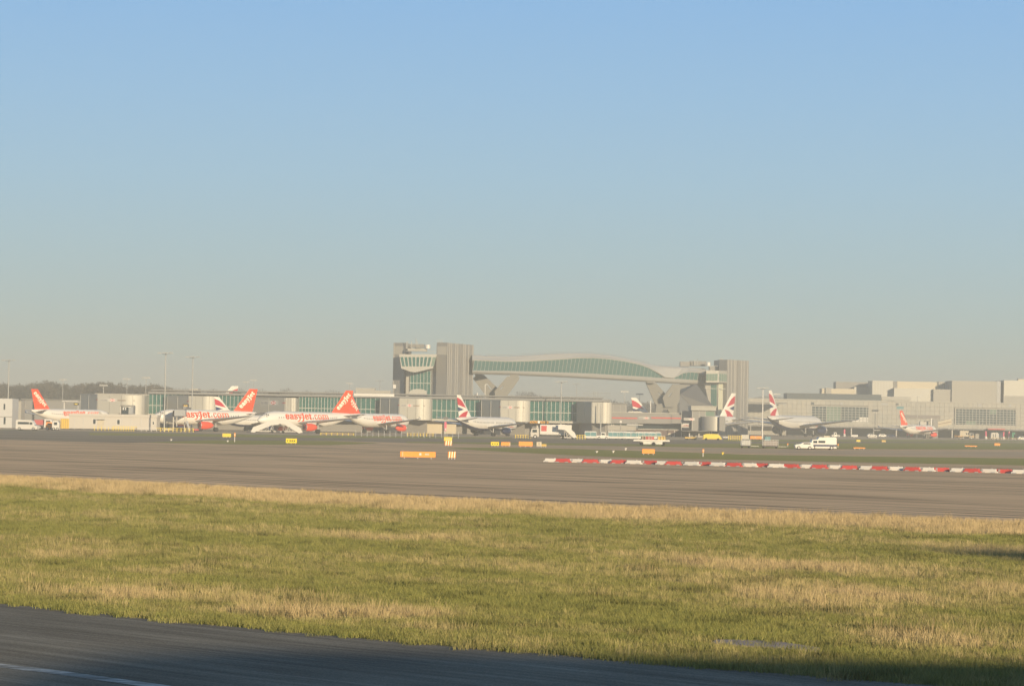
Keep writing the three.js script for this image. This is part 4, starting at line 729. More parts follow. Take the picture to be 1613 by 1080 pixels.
mast(1007, 620, 1150, 'tee', 'thin lamp post just right of the red and white fin under the bridge', .12);
mast(1201, 612, 860, 'white', 'white lamp post left of the wide airliner fin', .2);
mast(1223, 620, 1180, 'tee', 'thin lamp post between the wide airliner fin and dark roof band', .12);
mast(1445, 623, 1225, 'tee', 'pale lamp post against the panelled terminal right of the small orange fin', .16);
mast(946, 636, 815, 'plain', 'plain pale post in front of the grey pier end', .18);
{ const t = thingAt('signal_post', 'short pale post beside the forked pylon on the pier roof', 'post', 764, 960); obj('pole', bar(V(gx(764, 960), 0, -960), at(764, 605, 960), .14), M.white, t); obj('lamp_head', slab(764, 604.6, 769, 605.8, 959.8, .5), M.lampHead, t);
  const t2 = thingAt('roof_marker', 'tiny white roof marker left of the forked pylon', 'marker', 751, 850); obj('pole', bar(V(gx(751, 850), 11.6, -850), at(751.4, 618.5, 850), .2), M.white, t2); obj('base', slab(750, 622.6, 753, 623.4, 849.8, .6), M.lightGrey, t2);
  t2.position.y = 0;
  const t3 = thingAt('white_flag_post', 'white post between the low pier and the forked pylon legs', 'post', 1025, 960); obj('pole', bar(V(gx(1025, 960), 0, -960), at(1025, 631, 960), .2), M.white, t3); obj('cap', slab(1024.2, 630.4, 1025.8, 631.2, 959.7, .6), M.lampHead, t3); }

// ---------------------------------------------------------------- jet bridges and stairs
{
  const t = thingAt('jet_bridge', 'grey jet bridge with a dark boxy cab held to an airliner front door', 'jet bridge', 282, 705), D = 706;
  obj('cab', rbox(gx(273, D), gx(290.5, D), hy(282, 655.5, D), hy(282, 645, D), -D - 3, -D, .15), M.greyPaint, t); obj('bellows', slab(271.4, 646.5, 273.2, 656, D + .6, 2.2), M.black, t); obj('cab_roof', slab(278, 643.2, 291, 644.9, D + .4, 3), M.roofDark, t);
  for (const [a, b] of [[271.5, 273], [277, 278.2], [289, 291], [292.5, 293.5]]) obj('leg', gslab(a, b, 656, D + 1, .4), M.whiteMatt, t);
  obj('cross_brace', slab(271, 662, 293, 663, D + 1.2, .2), M.lightGrey, t); obj('drive_unit', gslab(278, 289, 671, D + .5, 2), M.baBlue, t); for (const px of [280, 287]) obj('wheel', wheelGeom(.45, .35).translate(gx(px, D), .45, -D + .3), M.tyre, t);
  obj('service_stair', beam(V(gx(298, D), .3, -D + .2), at(294, 663, D), .9, .2), M.lightGrey, t); obj('tunnel', prism([[gx(285, D), -D - 3], [gx(290, D), -D - 3], [gx(300, 800), -800], [gx(294, 800), -800]], 4.2, 6.6), M.cladding, t);
  const t2 = thingAt('jet_bridge', 'jet bridge with dark glazed cab standing above the cream annex roof', 'jet bridge', 198, 730), E = 730;
  obj('cab', rbox(gx(190, E), gx(201, E), hy(196, 652, E), hy(196, 641, E), -E - 3, -E, .1), M.darkGlass, t2); obj('cab_roof', slab(188.5, 638, 202.5, 639.6, E - .3, 3.6), M.roofDark, t2); obj('side_box', slab(201, 641, 208.6, 652, E + .5, 2.5), M.greyPaint, t2); obj('cab_frame', slab(188.8, 639.6, 190.2, 652, E - .1, 2.4), M.whiteMatt, t2);
  for (const [a, b] of [[190, 191.2], [206, 207.2]]) obj('leg', gslab(a, b, 652, E + 1, .5), M.whiteMatt, t2); obj('tunnel', prism([[gx(203, E), -E - 2.5], [gx(208, E), -E - 2.5], [gx(212, 815), -815], [gx(206, 815), -815]], 4.3, 6.8), M.cladding, t2);
  for (const [px, b] of [[192.5, 2.2], [196.5, 1.6]]) obj('cab_window', slab(px, 641.8, px + b, 645.6, E - .06, .05), M.white, t2);
  const t3 = thingAt('jet_bridge', 'beige jet bridge rising to the terminal with a brown stripe', 'jet bridge', 1480, 1215), J = 1215;
  obj('tunnel', outline([[1478, 664], [1499.5, 658.8], [1500, 668.5], [1478, 672.5]], J, 3.2), M.beige, t3); obj('stripe', outline([[1478.4, 667.5], [1499.4, 663.6], [1499.4, 664.6], [1478.4, 668.5]], J - .1, .1), M.brown, t3); obj('pier_box', gslab(1470, 1478, 660, J - 1, 4), M.cladding, t3); obj('column', slab(1467, 658.5, 1469, 681, J - 2, .5), M.white, t3); obj('cab', slab(1450, 664, 1463.5, 671, J + 1, 3), M.whiteMatt, t3); obj('cab_frame', slab(1457.5, 663, 1465, 664, J + .8, 3), M.roofDark, t3); for (const px of [1460, 1463.6]) obj('leg', gslab(px, px + .8, 664, J + 1, .3), M.beige, t3);
  const t4 = thingAt('jet_bridge', 'cream jet bridge end under the low pier beside the baggage train', 'jet bridge', 975, 790), K = 800;
  obj('tunnel', slab(957, 670.5, 1002, 677.5, K, 3), M.paleWall, t4); obj('cab', slab(988, 668, 1013, 669.6, K - 1, 3), M.whiteMatt, t4); for (const px of [958, 966, 977]) obj('leg', gslab(px, px + 1.3, 677, K + .5, .4), M.whiteMatt, t4); obj('lamp_disc', new THREE.CylinderGeometry(.36, .36, .1, 16).rotateX(Math.PI / 2).translate(gx(977.5, K), hy(977.5, 664, K), -K + .2), M.white, t4); obj('lamp_post', bar(V(gx(977.5, K), 0, -K + .1), V(gx(977.5, K), hy(977.5, 664, K), -K + .1), .07), M.poleMetal, t4);
}
function stairs(label, x0, y0, x1, y1, D) {                       // foot (column, row) to head
  const t = thingAt('boarding_stairs', label, 'boarding stairs', (x0 + x1) / 2, D, 'white boarding stairs at the airliner nose'), a = at(x0, y0, D), b = at(x1, y1, D), s = Math.sign(b.x - a.x); a.y = Math.max(.35, a.y);
  for (const z of [0, -1.7]) { const sh = new THREE.Shape([[a.x - s * .6, a.y - .1], [a.x, a.y + 1.15], [b.x, b.y + 1.1], [b.x + s * 1.7, b.y + 1.1], [b.x + s * 1.7, b.y - .1], [b.x, b.y - .25], [a.x + s * .3, a.y - .25]].map(p => new THREE.Vector2(...p))); obj('side_panel', new THREE.ExtrudeGeometry(sh, { depth: .07, bevelEnabled: false }).translate(0, 0, -D + z), M.white, t); }
  const n = 14; for (let i = 0; i < n; i++) { const f = (i + .5) / n; obj('step', box(a.x + (b.x - a.x) * f - .16, a.x + (b.x - a.x) * f + .16, a.y + (b.y - a.y) * f - .05, a.y + (b.y - a.y) * f, -D - 1.62, -D), M.lightGrey, t); }
  obj('platform', box(Math.min(b.x, b.x + s * 1.7), Math.max(b.x, b.x + s * 1.7), b.y - .12, b.y, -D - 1.62, -D), M.lightGrey, t);
  obj('chassis', box(Math.min(a.x, b.x + s), Math.max(a.x, b.x + s), .35, .6, -D - 1.5, -D - .15), M.whiteMatt, t);
  for (const f of [.45, .8, 1.05]) { const q = a.clone().lerp(b, f); obj('strut', [bar(V(q.x, .5, -D - .2), V(q.x, q.y - .2, -D - .2), .07), bar(V(q.x - s * .9, .5, -D - .2), V(q.x, q.y - .2, -D - .2), .05)], M.whiteMatt, t); }
  for (const f of [.12, .85]) for (const z of [-.2, -1.4]) obj('wheel', wheelGeom(.34, .22).translate(a.x + (b.x + s - a.x) * f, .36, -D + z), M.tyre, t);
  return t;
}
const st1 = stairs('white boarding stairs climbing from lower left to the airliner nose', 398, 685, 428, 668, 698);
const st2 = stairs('white boarding stairs descending to the right of the airliner nose', 472, 686, 447, 666.5, 702);
st1.rotation.y = 0; obj('panel_hole', slab(455.5, 672.5, 457, 674, 701.9, .02), M.darkUnder, st2);

// ---------------------------------------------------------------- vehicles; local axes x forward
function vehicle(name, label, cat, P, px, D, turn, group) {
  const t = thing(name, label, cat, [gx(px, D), .03, -D], turn * Math.PI / 180, group);
  part('body', extr(P.profile, P.w, .06), P.m ?? M.white, t);
  for (const [x0, x1, y0, y1] of P.side ?? []) for (const s of [-1, 1]) part('side_window', box(x0, x1, y0, y1, s > 0 ? P.w / 2 - .02 : -P.w / 2 - .02, s > 0 ? P.w / 2 + .02 : -P.w / 2 + .02), M.darkGlass, t);
  if (P.screen) { const [[ax, ay], [bx, by]] = P.screen; part('windscreen', extr([[ax, ay], [bx, by], [bx + .04, by], [ax + .05, ay]], P.w * .86), M.darkGlass, t); }
  for (const x of P.wheels) for (const s of [-1, 1]) { const wh = part('wheel', wheelGeom(P.r, .24).translate(x, P.r, s * (P.w / 2 - .1)), M.tyre, t); part('hub', wheelGeom(P.r * .55, .27).translate(x, P.r, s * (P.w / 2 - .09)), M.lightGrey, wh); }
  for (const s of [-1, 1]) { const fx = Math.max(...P.profile.filter(p => p[1] < 1.1).map(p => p[0])); part('headlight', box(fx - .06, fx + .08, .62, .8, s * P.w * .36 - .14, s * P.w * .36 + .14), M.lampHead, t); }
  for (const [n, g, m] of P.extra ?? []) part(n, g, m, t);
  return t;
}
const VAN = { w: 2, r: .36, profile: [[-2.6, .3], [2.5, .3], [2.65, .55], [2.6, 1.0], [2.0, 1.18], [1.35, 2.2], [1.0, 2.4], [-2.4, 2.45], [-2.6, 2.2]], side: [[-2.1, .7, 1.4, 1.95], [.85, 1.5, 1.35, 1.9]], screen: [[2.0, 1.22], [1.42, 2.1]], wheels: [-1.7, 1.75] };
vehicle('minibus', 'white minibus with dark side windows beside the pale service block', 'minibus', { ...VAN, m: M.white }, 42.5, 640, -8);
vehicle('van', 'white high roofed van with a dark blue lower stripe by the grass', 'van', { ...VAN, profile: [[-2.6, .3], [2.5, .3], [2.65, .55], [2.6, 1.0], [2.1, 1.2], [1.9, 1.75], [.9, 1.85], [.6, 2.25], [-2.45, 2.3], [-2.6, 2.1]], side: [[-.5, .8, 1.25, 1.65], [1.0, 1.75, 1.2, 1.62]], screen: [[2.12, 1.22], [1.94, 1.7]], extra: [['blue_stripe', box(-2.64, 2.3, .55, .95, -1.015, 1.015), M.baBlue], ['stripe_line', box(-2.62, 2.2, .98, 1.06, -1.012, 1.012), M.lightGrey]] }, 1294.5, 498, 184);
vehicle('car', 'small white car right behind which the blue striped van follows', 'car', { w: 1.75, r: .31, profile: [[-1.6, .28], [1.6, .28], [1.7, .6], [1.55, .85], [.75, .95], [.25, 1.25], [-1.2, 1.28], [-1.6, .95]], side: [[-1.1, .2, .98, 1.2]], screen: [[.74, .98], [.3, 1.22]], wheels: [-1.0, 1.05] }, 1266.5, 494, 182);
const CAR = { w: 1.75, r: .32, profile: [[-2.1, .3], [2.1, .3], [2.2, .6], [2.05, .85], [1.1, .95], [.5, 1.42], [-1.3, 1.45], [-2.0, .98], [-2.15, .6]], side: [[-1.3, .5, 1.0, 1.35]], screen: [[1.08, .98], [.56, 1.38]], wheels: [-1.3, 1.35] };
const PARK = 'small cars parked below the terminal';
vehicle('car', 'white car parked below the terminal left of a longer white one', 'car', { ...CAR, m: M.white }, 1374, 1195, 5, PARK);
vehicle('car', 'white car parked next to a dark blue one under the terminal', 'car', { ...CAR, m: M.white }, 1391, 1205, 8, PARK);
vehicle('car', 'dark blue car parked under the terminal by the small orange fin', 'car', { ...CAR, m: M.baBlue }, 1404, 1205, -6, PARK);
vehicle('car', 'white car at the right picture edge under the terminal', 'car', { ...CAR, m: M.white }, 1611, 1180, 8, PARK);
const TRUCK = (boxM, cabM, L, hB) => ({ w: 2.4, r: .48, m: cabM, profile: [[L / 2 - 2.0, .5], [L / 2, .5], [L / 2 + .05, 1.5], [L / 2 - .25, 2.5], [L / 2 - 1.9, 2.6]], side: [[L / 2 - 1.5, L / 2 - .4, 1.55, 2.25]], screen: [[L / 2 + .03, 1.55], [L / 2 - .2, 2.4]], wheels: [-L / 2 + 1.5, L / 2 - 1.1], extra: [['cargo_box', rbox(-L / 2, L / 2 - 2.3, 1.1, hB, -1.25, 1.25, .05), boxM], ['chassis', box(-L / 2, L / 2 - .4, .55, .95, -.7, .7), M.darkUnder]] });
{
  const t = vehicle('catering_truck', 'white catering truck with a red square emblem on its box', 'truck', TRUCK(M.white, M.whiteMatt, 10.2, 3.55), 868, 668, 180);
  part('red_emblem', box(1.15, 2.5, 1.9, 3.25, 1.26, 1.3), mat(1, 1, 1, .6, 0, { map: canvasTex(128, 128, (c) => { c.fillStyle = '#c4283c'; c.fillRect(0, 0, 128, 128); c.fillStyle = '#f6ece4'; c.fillRect(26, 74, 76, 22); c.fillRect(22, 104, 84, 6); }) }), t);
  part('red_emblem', box(1.15, 2.5, 1.9, 3.25, -1.3, -1.26), M.red, t); part('roof_rail', [box(3.1, 4.9, 2.9, 3.0, -1.0, 1.0), bar(V(3.2, 2.6, .9), V(3.2, 3.0, .9), .04), bar(V(4.8, 2.6, .9), V(4.8, 3.0, .9), .04)], M.lightGrey, t);
  stairs('low white service stairs leaning down to the right behind the catering truck', 905, 688, 890, 675.5, 664).userData.group = 'service stairs';
  vehicle('tractor', 'small white tug facing the yellow posts under the wide airliner', 'tug', { w: 1.8, r: .4, profile: [[-1.6, .35], [1.6, .35], [1.65, .95], [.4, 1.0], [.3, 2.0], [-.7, 2.05], [-.8, 1.0], [-1.6, .95]], side: [[-.55, .2, 1.15, 1.8]], wheels: [-1.0, 1.0] }, 1316, 1090, 10);
  vehicle('service_truck', 'beige box truck with two dark side windows right of the small orange finned airliner', 'truck', { ...TRUCK(M.beige, M.paleWall, 6.2, 3.6), extra: [...TRUCK(M.beige, M.paleWall, 6.2, 3.6).extra, ['dark_panel', box(-.4, .1, 1.9, 2.7, 1.26, 1.3), M.black], ['dark_panel', box(.4, .8, 1.9, 2.7, 1.26, 1.3), M.black]] }, 1523, 1175, 0);
  vehicle('cream_kiosk_truck', 'cream round topped truck by the dark opening under the terminal', 'truck', { w: 2.3, r: .42, m: M.whiteMatt, profile: [[-1.7, .4], [1.7, .4], [1.7, 2.4], [1.3, 3.0], [-1.3, 3.0], [-1.7, 2.4]], side: [[-.9, -.6, .9, 2.4], [.1, .4, .9, 2.4]], wheels: [-1.0, 1.0] }, 1567, 1170, 2);
  vehicle('orange_tug', 'orange tug with white machine behind the minibus', 'tug', { w: 1.7, r: .36, m: M.orange, profile: [[-.9, .3], [.9, .3], [.95, 1.2], [.5, 1.9], [-.7, 1.95], [-.9, 1.2]], side: [[-.5, .4, 1.25, 1.7]], wheels: [-.5, .55] }, 78, 660, 0);
  vehicle('lift_truck', 'white upright lift truck between the orange tug and yellow container', 'lift truck', { w: 1.7, r: .36, profile: [[-.8, .3], [.8, .3], [.8, 1.7], [.4, 2.3], [-.6, 2.3], [-.8, 1.7]], side: [[-.4, .4, 1.3, 1.95]], wheels: [-.45, .45] }, 87.5, 655, 0);
  vehicle('red_lorry', 'red roofed white lorry beneath an orange fin behind the minibus', 'lorry', TRUCK(M.redDull, M.white, 4.6, 2.4), 68, 690, 0);
  const yc = thingAt('yellow_container', 'yellow cargo container beside the cream annex', 'container', 101, 735); obj('shell', gslab(94.5, 108.5, 659, 735, 3), M.gold, yc); for (const px of [97, 100, 103, 106]) obj('rib', gslab(px, px + .7, 659.4, 734.8, .2), M.yellow, yc);
}
// ---------------------------------------------------------------- baggage train and trailers
{
  const dolly = (label, px, D, col, turn = 0) => {
    const t = thing('baggage_cart', label, 'baggage cart', [gx(px, D), .03, -D], turn, 'covered baggage carts in a row below the low pier');
    part('deck', box(-1.25, 1.25, .45, .62, -.8, .8), M.white, t); part('skirt', box(-1.25, 1.25, .28, .8, .8, .84), M.white, t);
    part('canopy', extr([[-1.25, 1.75], [1.25, 1.75], [1.1, 2.05], [-1.1, 2.05]], 1.6), col, t); part('curtain', box(-1.15, 1.15, .65, 1.75, -.72, .72), M.teal, t);
    for (const x of [-1.2, -.02, 1.16]) part('post', box(x, x + .07, .6, 1.8, .74, .82), M.white, t);
    for (const x of [-.85, .85]) for (const z of [-.65, .65]) part('wheel', wheelGeom(.24, .2).translate(x, .25, z), M.tyre, t);
    part('drawbar', box(1.25, 1.75, .4, .48, -.05, .05), M.steel, t); return t;
  };
  const first = dolly('teal curtained baggage cart at the head of the row next to the lamp disc', 965, 690, M.lightGrey);
  const words = ['second', 'third', 'fourth', 'fifth', 'sixth', 'seventh', 'eighth']; let px = 975.5, D = 692;
  for (const w of words) { const c = dup(first, `${w} teal curtained baggage cart of the row, counted from the lamp disc`); c.position.set(gx(px, D), .03, -D); c.rotation.y = rr(-.12, .12); px += 9.8; D += 2.5; }
  vehicle('baggage_tug', 'white baggage tug pulling a cart left of the covered cart row', 'tug', { w: 1.6, r: .34, profile: [[-1.5, .3], [1.5, .3], [1.55, .9], [.5, .95], [.45, 1.75], [-.6, 1.8], [-.7, .95], [-1.5, .9]], side: [[-.5, .35, 1.1, 1.6]], wheels: [-.95, .95] }, 949, 685, 185);
  const c2 = dup(first, 'lone teal curtained cart beside the yellow steps behind the catering truck'); c2.position.set(gx(930, 684), .03, -684); c2.scale.set(1.25, 1, 1);
  // cargo loader with long white deck
  const L = thing('cargo_loader', 'long white flat loader carrying orange and cream goods before the carts', 'loader', [gx(1026, 518), .02, -518]);
  part('deck', box(-3.5, 3.5, .85, 1.15, -1.2, 1.2), M.white, L); part('lower_frame', box(-2.1, 2.2, .35, .8, -1, 1), M.lightGrey, L); part('step_panel', box(-1.6, -.2, .3, .75, 1.0, 1.06), M.white, L); part('step_panel', box(.9, 2.1, .3, .75, 1.0, 1.06), M.white, L);
  for (const x of [-1.9, .4, 2.3]) for (const z of [-.9, .9]) part('wheel', wheelGeom(.34, .3).translate(x, .36, z), M.tyre, L);
  for (let i = 0; i < 9; i++) { const x = -2.5 + i * .62; part('rail_post', box(x, x + .08, 1.15, 1.95, .9, .98), M.beige, L); }
  part('rail', box(-2.5, 2.6, 1.88, 1.96, .88, .99), M.beige, L);
  const goods = [['stack of orange crates on the long white loader', 1021, -1.1, M.redDull, 1.6], ['cream carton on the right half of the long white loader', 1035, 1.2, M.gold, 1.5], ['brown carton at the left end of the loader deck', 1013, -2.0, M.brown, .8]];
  for (const [lb, , x, m, w] of goods) { const c = thing('cargo_carton', lb, 'carton', [L.position.x + x, 1.17, L.position.z]); part('carton', rbox(0, w, 0, .62, -.7, .7, .04), m, c); part('strap', box(w * .45, w * .5, -.001, .64, -.705, .705), M.steel, c); }
  // mesh cages
  for (const [pxc, w, lb, m] of [[1174.5, 1.9, 'narrow greyish mesh cage trolley left of the white lamp post', M.lightGrey], [1213, 3.0, 'wide pinkish mesh cage trolley right of the white lamp post', M.cage]]) {
    const E = 505, t = thing('cage_trolley', lb, 'cage trolley', [gx(pxc, E), .02, -E]);
    part('base', box(-w / 2, w / 2, .3, .45, -.8, .8), M.darkUnder, t); part('load', rbox(-w / 2 + .1, w / 2 - .1, .45, 1.45, -.65, .65, .1), m, t);
    for (let i = 0; i <= Math.round(w / .3); i++) part('upright', box(-w / 2 + i * w / Math.round(w / .3) - .025, -w / 2 + i * w / Math.round(w / .3) + .025, .45, 1.62, .72, .78), M.lightGrey, t);
    for (const y of [.8, 1.2, 1.6]) part('bar', box(-w / 2, w / 2, y - .025, y + .025, .73, .79), M.lightGrey, t);
    for (const x of [-w / 2 + .3, w / 2 - .3]) for (const z of [-.6, .6]) part('wheel', wheelGeom(.15, .1).translate(x, .16, z), M.tyre, t);
    part('drawbar', box(w / 2, w / 2 + 1.6, .33, .4, -.05, .05), M.white, t);
  }
  // yellow bowser
  const Y = thing('yellow_bowser', 'yellow tank bowser in front of the gate building rotunda', 'bowser', [gx(1122, 730), .02, -730]);
  part('tank', extr([[-2.4, .5], [2.5, .5], [1.9, 1.3], [1.3, 1.65], [-1.6, 1.65], [-2.4, 1.4]], 2, .1), M.yellow, Y); part('frame', box(-2.8, 2.6, .3, .5, -.9, .9), M.gold, Y); for (const x of [-1.7, 1.6]) for (const z of [-.9, .9]) part('wheel', wheelGeom(.32, .25).translate(x, .33, z), M.tyre, Y);
  for (const [a, b, y, D2, m, lb] of [[1079, 1098, 690.5, 735, M.gold, 'low yellow skip left of the yellow bowser'], [1168, 1180, 684.5, 760, M.whiteMatt, 'cream machine box behind the narrow mesh cage'], [1182, 1200, 686.5, 770, M.orange, 'orange equipment box left of the white lamp post foot'], [1205, 1214, 687.5, 700, M.teal, 'teal tarpaulin bundle right of the white lamp post foot'], [1139, 1148, 688.8, 800, M.lightGrey, 'grey low trailer right of the yellow bowser'], [1298, 1308, 686, 830, M.beige, 'beige machine above the blue striped van'], [255, 270, 676, 690, M.beige, 'cream twin box units under the airliner with the jet bridge cab'], [303, 312, 676.5, 694, M.red, 'red low tank below the lettering of the airliner with the jet bridge cab'], [1368, 1382, 688, 1010, M.whiteMatt, 'low white flat trailer left of the parked cars'], [1341, 1352, 684.5, 1080, M.white, 'low white pickup bed left of the flat trailer']]) {
    const t = thingAt('equipment_box', lb, 'ground equipment', (a + b) / 2, D2), h = hy((a + b) / 2, y, D2); const x0 = gx(a, D2), x1 = gx(b, D2);
    obj('shell', rbox(x0, x1, .35, Math.max(h, .8), -D2 - 1.5, -D2, .08), m, t); obj('base', box(x0 + .1, x1 - .1, .12, .35, -D2 - 1.4, -D2 - .1), M.darkUnder, t); for (const f of [.2, .8]) obj('wheel', wheelGeom(.2, .2).translate(x0 + (x1 - x0) * f, .22, -D2 + .02), M.tyre, t); obj('panel_line', box(x0 + (x1 - x0) * .45, x0 + (x1 - x0) * .48, .4, Math.max(h, .8) - .06, -D2, -D2 + .02), M.steel, t);
  }
  for (const [px2, D2, lb] of [[1508, 1150, 'leftmost of the yellow loading frames by the beige box truck'], [1514, 1148, 'middle one of the yellow loading frames by the beige box truck'], [1531, 1150, 'yellow loading frame right below the beige box truck']]) { const t = thing('loading_frame', lb, 'loading frame', [gx(px2, D2), .02, -D2], 0, 'yellow loading frames'); part('deck', box(-1.1, 1.1, .5, .65, -.8, .8), M.whiteMatt, t); for (const x of [-1, -.4, .3, .95]) part('post', box(x - .06, x + .06, .6, rr(1.3, 2), .7, .8), M.gold, t); part('rail', box(-1.1, 1.1, 1.2, 1.3, .72, .8), M.orange, t); for (const x of [-.7, .7]) part('wheel', wheelGeom(.22, .2).translate(x, .23, .6), M.tyre, t); }
}
{ // rails and posts
  const rail = (label, p0, p1, D, n, h, m, m2 = m) => { const t = thingAt('safety_rail', label, 'rail', (p0 + p1) / 2, D, 'yellow rails along the stands'), a = gx(p0, D), b = gx(p1, D); obj('top_rail', box(a, b, h - .09, h, -D - .05, -D + .05), m, t); obj('mid_rail', box(a, b, h * .5 - .06, h * .5, -D - .04, -D + .04), m, t); for (let i = 0; i <= n; i++) { const x = a + (b - a) * i / n; obj('post', box(x - .07, x + .07, 0, h + .06, -D - .07, -D + .07), m2, t); } return t; };
  rail('yellow posted rail before the cream annex door', 148, 176, 672, 5, 1.0, M.whiteMatt, M.yellow); rail('row of yellow posts right of the annex door rail', 178, 214, 668, 9, 1.2, M.yellow); rail('yellow rail at the foot of the tallest lamp post', 246, 304, 672, 9, 1.0, M.yellow); rail('low white rail below the annex shadow', 214, 246, 668, 4, .9, M.white, M.whiteMatt);
  rail('yellow pipe rail under the airliner with boarding stairs', 505, 557, 655, 6, .55, M.gold, M.yellow); rail('yellow low rail right of an orange engine', 642, 682, 672, 8, .8, M.gold, M.yellow); rail('yellow rail left of the catering truck', 812, 836, 668, 6, .9, M.gold, M.yellow); rail('yellow striped low rail right of the service stairs', 909, 922, 668, 3, 1.1, M.yellow); rail('yellow post rail right of the yellow bowser', 1148, 1168, 760, 7, 1.3, M.gold, M.yellow); rail('yellow low rail by the cream round topped truck', 1556, 1612, 1160, 10, .9, M.gold, M.whiteMatt);
  const f = thingAt('wire_fence', 'low wire fence of thin pale posts before the stands', 'fence', 640, 628); for (let px = 560; px < 724; px += 9) obj('post', bar(V(gx(px, 628), 0, -628), V(gx(px, 628), 1.5, -628), .05, .05, 5), M.lightGrey, f); for (const y of [.5, 1.0, 1.45]) obj('wire', bar(V(gx(560, 628), y, -628), V(gx(723, 628), y, -628), .015, .015, 4), M.steel, f);
  const pb = thingAt('banner_post', 'tall narrow pinkish red banner left of the airliner beside the catering truck', 'banner', 701.5, 690); obj('banner', slab(700, 664.5, 703.2, 678.5, 690, .3), M.pink, pb); obj('emblem', slab(700.5, 674.5, 702.7, 677.5, 689.9, .1), M.white, pb); obj('pole', gslab(699.4, 700, 662, 690.1, .3), M.poleMetal, pb); obj('head_box', slab(698.6, 656.5, 705.4, 660.6, 690, .8), M.roofDark, pb); obj('arm', gslab(701.4, 702, 660, 690.4, .2), M.poleMetal, pb);
  for (const [px, y, lb] of [[1330.5, 676, 'red and white banded column below the terminal left end'], [1581.5, 680, 'left of two red and white banded columns at the dark opening'], [1590, 680, 'right of two red and white banded columns at the dark opening'], [1553.5, 679, 'red and white banded column left of the cream round topped truck']]) { const D = 1225, t = thingAt('banded_column', lb, 'column', px, D, 'banded columns below the terminal'); const h = hy(px, y, D); obj('lower_shaft', bar(V(gx(px, D), 0, -D), V(gx(px, D), h * .35, -D), .55), M.white, t); obj('upper_shaft', bar(V(gx(px, D), h * .35, -D), V(gx(px, D), h, -D), .4), M.pink, t); }
  const gp = thingAt('green_pump', 'green upright pump right of the banded columns', 'pump', 1597, 1222); obj('body', gslab(1595, 1597.4, 681, 1222, 1), M.green, gp); obj('head', slab(1597.4, 680.5, 1599.8, 684, 1221.8, 1), M.green, gp); obj('base', gslab(1594, 1600, 689.6, 1221.6, 1.5), M.concrete, gp);
}
